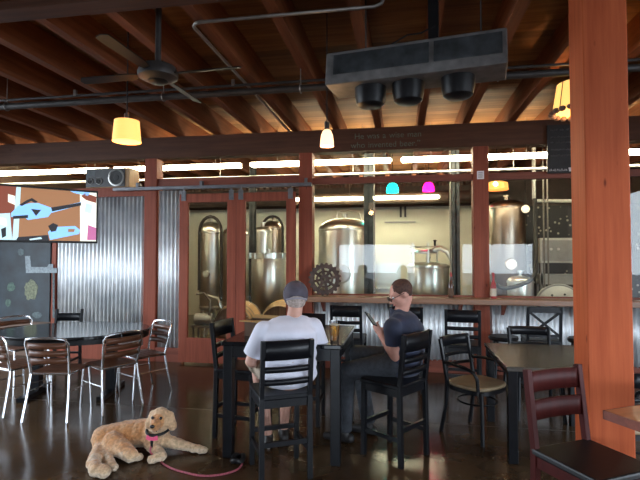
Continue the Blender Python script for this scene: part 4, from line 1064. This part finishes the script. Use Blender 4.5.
bl = MB(); n = 14; fan = [L1(.078 * math.cos(PI * k / n), .085 + .085 * math.sin(PI * k / n), .012 - .02 * math.sin(PI * k / n)) for k in range(n + 1)]
bl.prism(fan, hup * .006); bl.build('visor', M['cap'], cap)
bs = MB(); bs.tube([L1(.095 * math.cos(a), -.014 - .108 * math.sin(a), -.030 - .006 * math.sin(a)) for a in [PI * (.2 + .6 * k / 10) for k in range(11)]], .008, 6); bs.build('strap', M['caplight'], cap)
for sx in (-1, 1):
    MB().ball(L1(sx * .032, .083, .008), .012, n=10).build('eye', M['eyewhite'], man); MB().ball(L1(sx * .032, .092, .007), .006, n=8).build('pupil', M['eye'], man)
MB().caps(L1(-.022, .096, -.058), L1(.022, .096, -.058), .006, n=8).build('mouth', M['lips'], man)

# man in navy polo with a phone ---------------------------------------------------------------
fw = V(-.94, .34, 0).normalized(); rt = V(fw.y, -fw.x, 0)         # rt: his right
hip = V(-.016, 4.068, .69)
def P2(r_, f_, z): return V(hip.x, hip.y, 0) + rt * r_ + fw * f_ + V(0, 0, z)
body = MB(); hc = at(401, 294, 3.98)
hfw = V(-.85, -.27, -.46).normalized(); hup = (V(0, 0, 1) - hfw * hfw.z).normalized()
L2, e2_ = head_geo(body, hc, hfw, hup, .98)
nb = P2(0, .02, 1.125)
body.caps(nb - V(0, 0, .05), hc - hup * .05 - hfw * .02, .062, .056)
body.caps(P2(0, 0, .70), P2(0, -.05, .9), .13, .14); body.caps(P2(0, -.05, .9), nb - V(0, 0, .08), .14, .09)
sL, sR = P2(-.195, .0, 1.015), P2(.19, .03, 1.025)
eL, eR = at(396, 357, 3.84), P2(.24, .16, .84)
ph = at(371, 319, 3.96)
wL = at(381, 335, 3.93); wR = at(389, 336, 4.08)
for s_, e_, w_ in ((sL, eL, wL), (sR, eR, wR)):
    body.caps(s_, e_, .054, .046); body.caps(e_, lerp(e_, w_, .4), .046, .043); body.caps(lerp(e_, w_, .4), w_, .043, .028)
hand(body, wL, ph - wL + V(0, 0, .01), V(.15, .95, .1), .82, 1.0, -1)
hand(body, wR, ph - wR + V(.0, .03, -.01), V(.1, -.9, .3), .82, .9, 1)
legs = [(P2(-.10, .02, .70), at(347, 371, 4.06), at(347, 405, 4.07), V(-.50, 4.09, .085)), (P2(.10, .02, .70), P2(.13, .47, .70), P2(.14, .42, .35), P2(.13, .36, .085))]
for h_, k_, s_, a_ in legs:
    body.caps(h_, k_, .085, .060); body.caps(k_, a_, .055, .035)
man2 = flesh(body, 'person', M['skin2'], None, .009, 5)
tag(man2, 'seated man in navy shirt and glasses looking down at a phone', 'person')
e_ = Euler((0, 0, facing(fw.x, fw.y)))
sh = MB()
for z, rx, ry, fo in ((.67, .19, .17, .0), (.74, .192, .168, -.012), (.82, .196, .165, -.028), (.90, .206, .16, -.038), (.98, .212, .15, -.034), (1.03, .19, .125, -.02)):
    sh.ball(P2(0, fo, z), 1, (rx, ry, .10), e_, 24)
sh.caps(sL, sR, .072); sh.ball(P2(0, -.05, 1.02), 1, (.15, .10, .10), e_, 20); sh.caps(P2(-.11, -.015, 1.065), P2(.11, -.01, 1.065), .064); sh.caps(P2(-.06, -.0, 1.10), P2(.06, .005, 1.10), .052)
for s_, e__, fr in ((sL, eL, .58), (sR, eR, .62)): sh.ball(s_, .080, n=16); sh.cyl(s_, lerp(s_, e__, fr), .080, .078, 18)
sh.cyl(nb - V(0, 0, .05), lerp(nb, hc, .10), .080, .070, 20)
flesh(sh, 'shirt', M['navy'], man2, .010, 8)
cl = MB(); 
cl.lathe([(.074, -.03), (.080, .0), (.070, .016), (.066, .014)], lerp(nb, hc, .06), 24, (hc - nb).normalized().to_track_quat('Z', 'Y').to_matrix().to_4x4()); cl.build('collar', M['navy'], man2)
jn = MB(); jn.ball(P2(0, .0, .69), .18, (1.06, .95, .52), e_, 18)
for h_, k_, s_, a_ in legs:
    jn.caps(h_, k_, .108, .080, 16); jn.caps(k_, lerp(k_, a_, .45), .078, .070, 16); jn.cyl(lerp(k_, a_, .4), lerp(k_, a_, .98), .071, .064, 16)
flesh(jn, 'trousers', M['jeans'], man2, .011, 5)
for h_, k_, s_, a_ in legs:
    fdir = (fw * .9 - rt * .1); fdir.normalize(); q = V(a_.x, a_.y, .04)
    f_ = MB(); f_.caps(q - fdir * .05, q + fdir * .07, .040, .040, 14); f_.caps(q + fdir * .07, q + fdir * .17 - V(0, 0, .008), .040, .032, 14); f_.ball(V(a_.x, a_.y, .075), .046, n=12)
    flesh(f_, 'shoe', M['shoe'], man2, .009, 3)
hm = MB(); hm.ball(L2(0, -.022, .036), .096, (.87, 1.0, .90), e2_, 20); hm.ball(L2(0, -.048, .004), .072, (.93, .75, .90), e2_, 16)
for sx in (-1, 1): hm.ball(L2(sx * .068, .012, .03), .022, (.45, .8, 1.0), e2_, 10)
flesh(hm, 'hair', M['brownhair'], man2, .008, 3, noise=.002)
for sx in (-1, 1):
    MB().ball(L2(sx * .032, .083, .008), .012, n=10).build('eye', M['eyewhite'], man2); MB().ball(L2(sx * .032, .092, .005), .006, n=8).build('pupil', M['eye'], man2)
MB().caps(L2(-.022, .096, -.058), L2(.022, .096, -.058), .006, n=8).build('mouth', M['lips'], man2)
g_ = MB()
for sx in (-1, 1):
    g_.tube([L2(sx * .034 + .024 * math.cos(2 * PI * k / 16), .112, .006 + .017 * math.sin(2 * PI * k / 16)) for k in range(16)], .0028, 6, True)
    g_.tube([L2(sx * .058, .110, .012), L2(sx * .083, .05, .014), L2(sx * .084, -.01, .012), L2(sx * .080, -.03, -.008)], .003, 6)
g_.tube([L2(-.010, .113, .010), L2(0, .116, .013), L2(.010, .113, .010)], .0026, 6)
gl = g_.build('glasses', M['blackplastic'], man2)
for sx in (-1, 1): MB().prism([L2(sx * .034 + .022 * math.cos(2 * PI * k / 16), .112, .006 + .0155 * math.sin(2 * PI * k / 16)) for k in range(16)], hfw * .001).build('lens', M['lens'], gl)
# phone in his hands
pd = V(-.50, .55, .62).normalized(); pn = V(.60, -.05, .75); pn = (pn - pd * pn.dot(pd)).normalized(); ps = pd.cross(pn)
t = thing('phone', 'black phone held up by the man in navy', 'phone', ph)
rotm = Matrix((ps, pd, pn)).transposed().to_4x4()
MB().box((0, 0, 0), (.072, .145, .008), rotm).build('body', M['phone'], t, smooth=False, bevel=.003)
MB().box(pn * .0048, (.064, .132, .0012), rotm).build('screen', emit('phone screen', (.10, .12, .12), .3), t, smooth=False)

# ------------------------------------------------------------------ dog
db = MB()
fwd = V(.80, .45, 0)
rump, midb, shl = at(104, 446, 3.88), at(126, 440, 3.93), at(150, 440, 3.93)
rump.z, midb.z, shl.z = .105, .118, .135
chest = at(158, 441, 3.86); chest.z = .15
db.caps(rump, midb, .098, .105, 18); db.caps(midb, shl, .108, .110, 18); db.caps(shl, chest, .108, .092, 18)
hd = at(161, 418.5, 3.79)
db.caps(chest, hd - V(0, 0, .03), .085, .072, 16)
lk = (V(.05, -1, .03)).normalized(); side = V(1, .02, 0)
db.ball(hd, .082, (1.0, .98, .92), n=20)
db.ball(hd + V(0, 0, .05), .055, (1.1, .9, .7), n=14)
db.caps(hd + lk * .05 - V(0, 0, .012), hd + lk * .115 - V(0, 0, .022), .046, .034, 14)
db.caps(hd + lk * .06 - V(0, 0, .045), hd + lk * .10 - V(0, 0, .05), .034, .026, 12)
for sx in (-1, 1):
    db.caps(hd + side * sx * .075 + V(0, .01, .035), hd + side * sx * .100 + V(0, .0, -.055), .026, .036, 12)
# front legs
fl = [at(166, 443, 3.86), at(184, 449, 3.85), onZ(201, 450, .03)]
fl[0].z = .09; fl[1].z = .055; fl[2].z = .032
db.caps(fl[0], fl[1], .055, .038, 14); db.caps(fl[1], fl[2], .037, .032, 14); db.ball(fl[2] + V(.02, .0, 0), .034, (1.2, .9, .8), n=12)
f2 = [at(150, 450, 3.84), onZ(162, 456, .04), onZ(151, 459.5, .035)]
f2[0].z = .08
db.caps(f2[0], f2[1], .055, .040, 14); db.caps(f2[1], f2[2], .040, .032, 14)
# hind leg: thigh, hock and paw towards the viewer
th, kn, hk = at(113, 450, 3.80), onZ(131, 455, .06), onZ(126, 459, .035)
th.z = .10
db.caps(th, kn, .085, .055, 16); db.caps(kn, onZ(139, 457, .03), .040, .030, 12); db.ball(onZ(139, 457, .028), .033, (1.2, .9, .8), n=12)
db.caps(rump - V(.0, .06, .05), onZ(112, 466, .035), .055, .035, 14); db.ball(onZ(114, 467.5, .03), .034, (1.1, 1, .8), n=12)
# tail
tl = [at(100, 452, 3.84), onZ(93, 463, .05), onZ(96, 470, .05), onZ(104, 471.5, .045)]
tl[0].z = .07
for a, b_ in zip(tl[:-1], tl[1:]): db.caps(a, b_, .045, .050, 12)
for v in db.bm.verts: v.co.z = max(v.co.z, .004)
dog = flesh(db, 'dog', M['fur'], None, .0095, 5, noise=.006)
for v in dog.data.vertices: v.co.z = max(v.co.z, .001)
tag(dog, 'golden dog lying on the concrete floor with one front leg stretched out', 'dog')
ca = dog.data.color_attributes.new('coat', 'FLOAT_COLOR', 'POINT')
gold, cream, pale = Vector((.58, .27, .10)), Vector((.70, .50, .31)), Vector((.76, .62, .46))
from mathutils import noise as _nz
thigh_patch = at(106, 452, 3.72)
for v in dog.data.vertices:
    c = v.co
    u = (c - rump).dot((shl - rump)) / (shl - rump).length_squared
    g = 0.0
    if u < 1.25: g = min(1, max(0, (c.z - .05) / .08))
    if u < .05: g = max(g, .75)
    g *= .85 + .4 * _nz.noise(c * 14)
    if (c - hd).length < .20 and u > .95: g = .22 + .25 * max(0, _nz.noise(c * 20))
    if (c - (hd + lk * .10)).length < .07: g = .95
    g = max(0, min(1, g)); col = cream.lerp(gold, g)
    if c.z < .05 and u > -.1: col = col.lerp(pale, .6)
    if _nz.noise(c * 9 + Vector((3, 1, 2))) > .28 and c.y < rump.y and u < .6 and u > -.1: col = col.lerp(pale, .7)
    ca.data[v.index].color = (col.x, col.y, col.z, 1)
MB().ball(hd + lk * .148 - V(0, 0, .016), .0165, (1.2, .8, .9), n=12).build('nose', M['eye'], dog)
for sx in (-1, 1): MB().ball(hd + lk * .074 + side * sx * .034 + V(0, 0, .026), .0125, n=10).build('eye', M['eye'], dog)
MB().caps(hd + lk * .105 + V(-.015, 0, -.064), hd + lk * .105 + V(.015, 0, -.064), .005, n=8).build('mouth', M['eye'], dog)
ncp = lerp(chest, hd, .38) + V(.004, -.02, 0)
cl_ = MB().tube([ncp + V(.088 * math.cos(2 * PI * k / 24), .092 * math.sin(2 * PI * k / 24), -.02 * math.sin(2 * PI * k / 24) * -1 - .0) for k in range(24)], .011, 8, True).build('collar', M['blackplastic'], dog)
tg = ncp + V(.004, -.108, -.025)
MB().prism([tg + V(-.045, 0, .012), tg + V(0, -.006, -.004), tg + V(.045, 0, .012), tg + V(.05, .0, -.022), tg + V(0, -.006, -.03), tg + V(-.05, .0, -.022)], (0, .006, 0)).build('bow', M['pink'], dog, smooth=False)
MB().caps(tg + V(0, .0, -.035), tg + V(0, .0, -.075), .012, .009, 10).build('tag', M['blackplastic'], dog)
# leash
lp = [tg + V(.0, -.012, -.07), tg + V(.01, -.03, -.11)] + [onZ(x, y, .008) for x, y in ((159, 459), (163, 463.5), (172, 468.5), (185, 472.5), (200, 475.5), (214, 475.5), (228, 473), (238, 469), (242, 464))]
sm_ = []
for i in range(len(lp) - 1):
    p0, p1, p2, p3 = lp[max(0, i - 1)], lp[i], lp[i + 1], lp[min(len(lp) - 1, i + 2)]
    for k in range(5):
        u = k / 5; q = .5 * ((2 * p1) + (p2 - p0) * u + (2 * p0 - 5 * p1 + 4 * p2 - p3) * u * u + (3 * p1 - p0 - 3 * p2 + p3) * u ** 3); q.z = max(q.z, .0075); sm_.append(q)
sm_.append(lp[-1])
t = thing('dog_leash', 'pink red rope leash curving over the floor from the dog', 'leash', (0, 0, 0))
MB().tube(sm_, .0075, 8).build('rope', M['leash'], t)
c = onZ(238, 462, .0); lh = []
for k in range(22):
    a = 2 * PI * k / 22; lh.append((c.x + .04 * math.cos(a), c.y + .06 * math.sin(a), .028 + .008 * math.sin(3 * a)))
MB().tube(lh, .020, 8, True).build('handle', M['blackplastic'], t)

# ------------------------------------------------------------------ light
w = bpy.data.worlds.new('sky'); S.world = w; w.use_nodes = True; nt = w.node_tree; bg = nt.nodes['Background']
sky = nt.nodes.new('ShaderNodeTexSky'); sky.sky_type = 'HOSEK_WILKIE' if False else 'NISHITA'
sky.sun_disc = False; sky.sun_elevation = R(50); sky.sun_rotation = R(20)
hz = nt.nodes.new('ShaderNodeMix'); hz.data_type = 'RGBA'; hz.inputs[0].default_value = 1.0
hz.inputs[7].default_value = (.77, .88, 1.0, 1)
nt.links.new(sky.outputs[0], hz.inputs[6]); nt.links.new(hz.outputs[2], bg.inputs['Color'])
bg.inputs['Strength'].default_value = 9.5
def portal(c, sx, sz, rot):
    ld = bpy.data.lights.new('daylight_opening', 'AREA'); ld.shape = 'RECTANGLE'; ld.size = sx; ld.size_y = sz; ld.cycles.is_portal = True
    o = bpy.data.objects.new('daylight_opening', ld); COL.objects.link(o); o.location = c; o.rotation_euler = rot; return o
for a, b_ in OPEN: portal(((a + b_) / 2, YR - .16, .98), b_ - a, 2.1, (R(90), 0, 0))
portal((XL - .13, 2.9, 1.8), 4.6, 3.0, (R(90), 0, R(-90))); portal((XR + .13, .4, 1.65), 5.2, 2.7, (R(90), 0, R(90)))  # portals for the two added side wall openings

vs = S.view_settings; vs.view_transform = 'Standard'; vs.look = 'None'; vs.exposure = 0.5; vs.gamma = 1; vs.use_curve_mapping = False
S.cycles.use_denoising = True
S.cycles.max_bounces = 8; S.cycles.diffuse_bounces = 4; S.cycles.glossy_bounces = 4; S.cycles.transmission_bounces = 6; S.cycles.transparent_max_bounces = 12
S.cycles.sample_clamp_indirect = 6.0
S.cycles.caustics_reflective = False; S.cycles.caustics_refractive = False
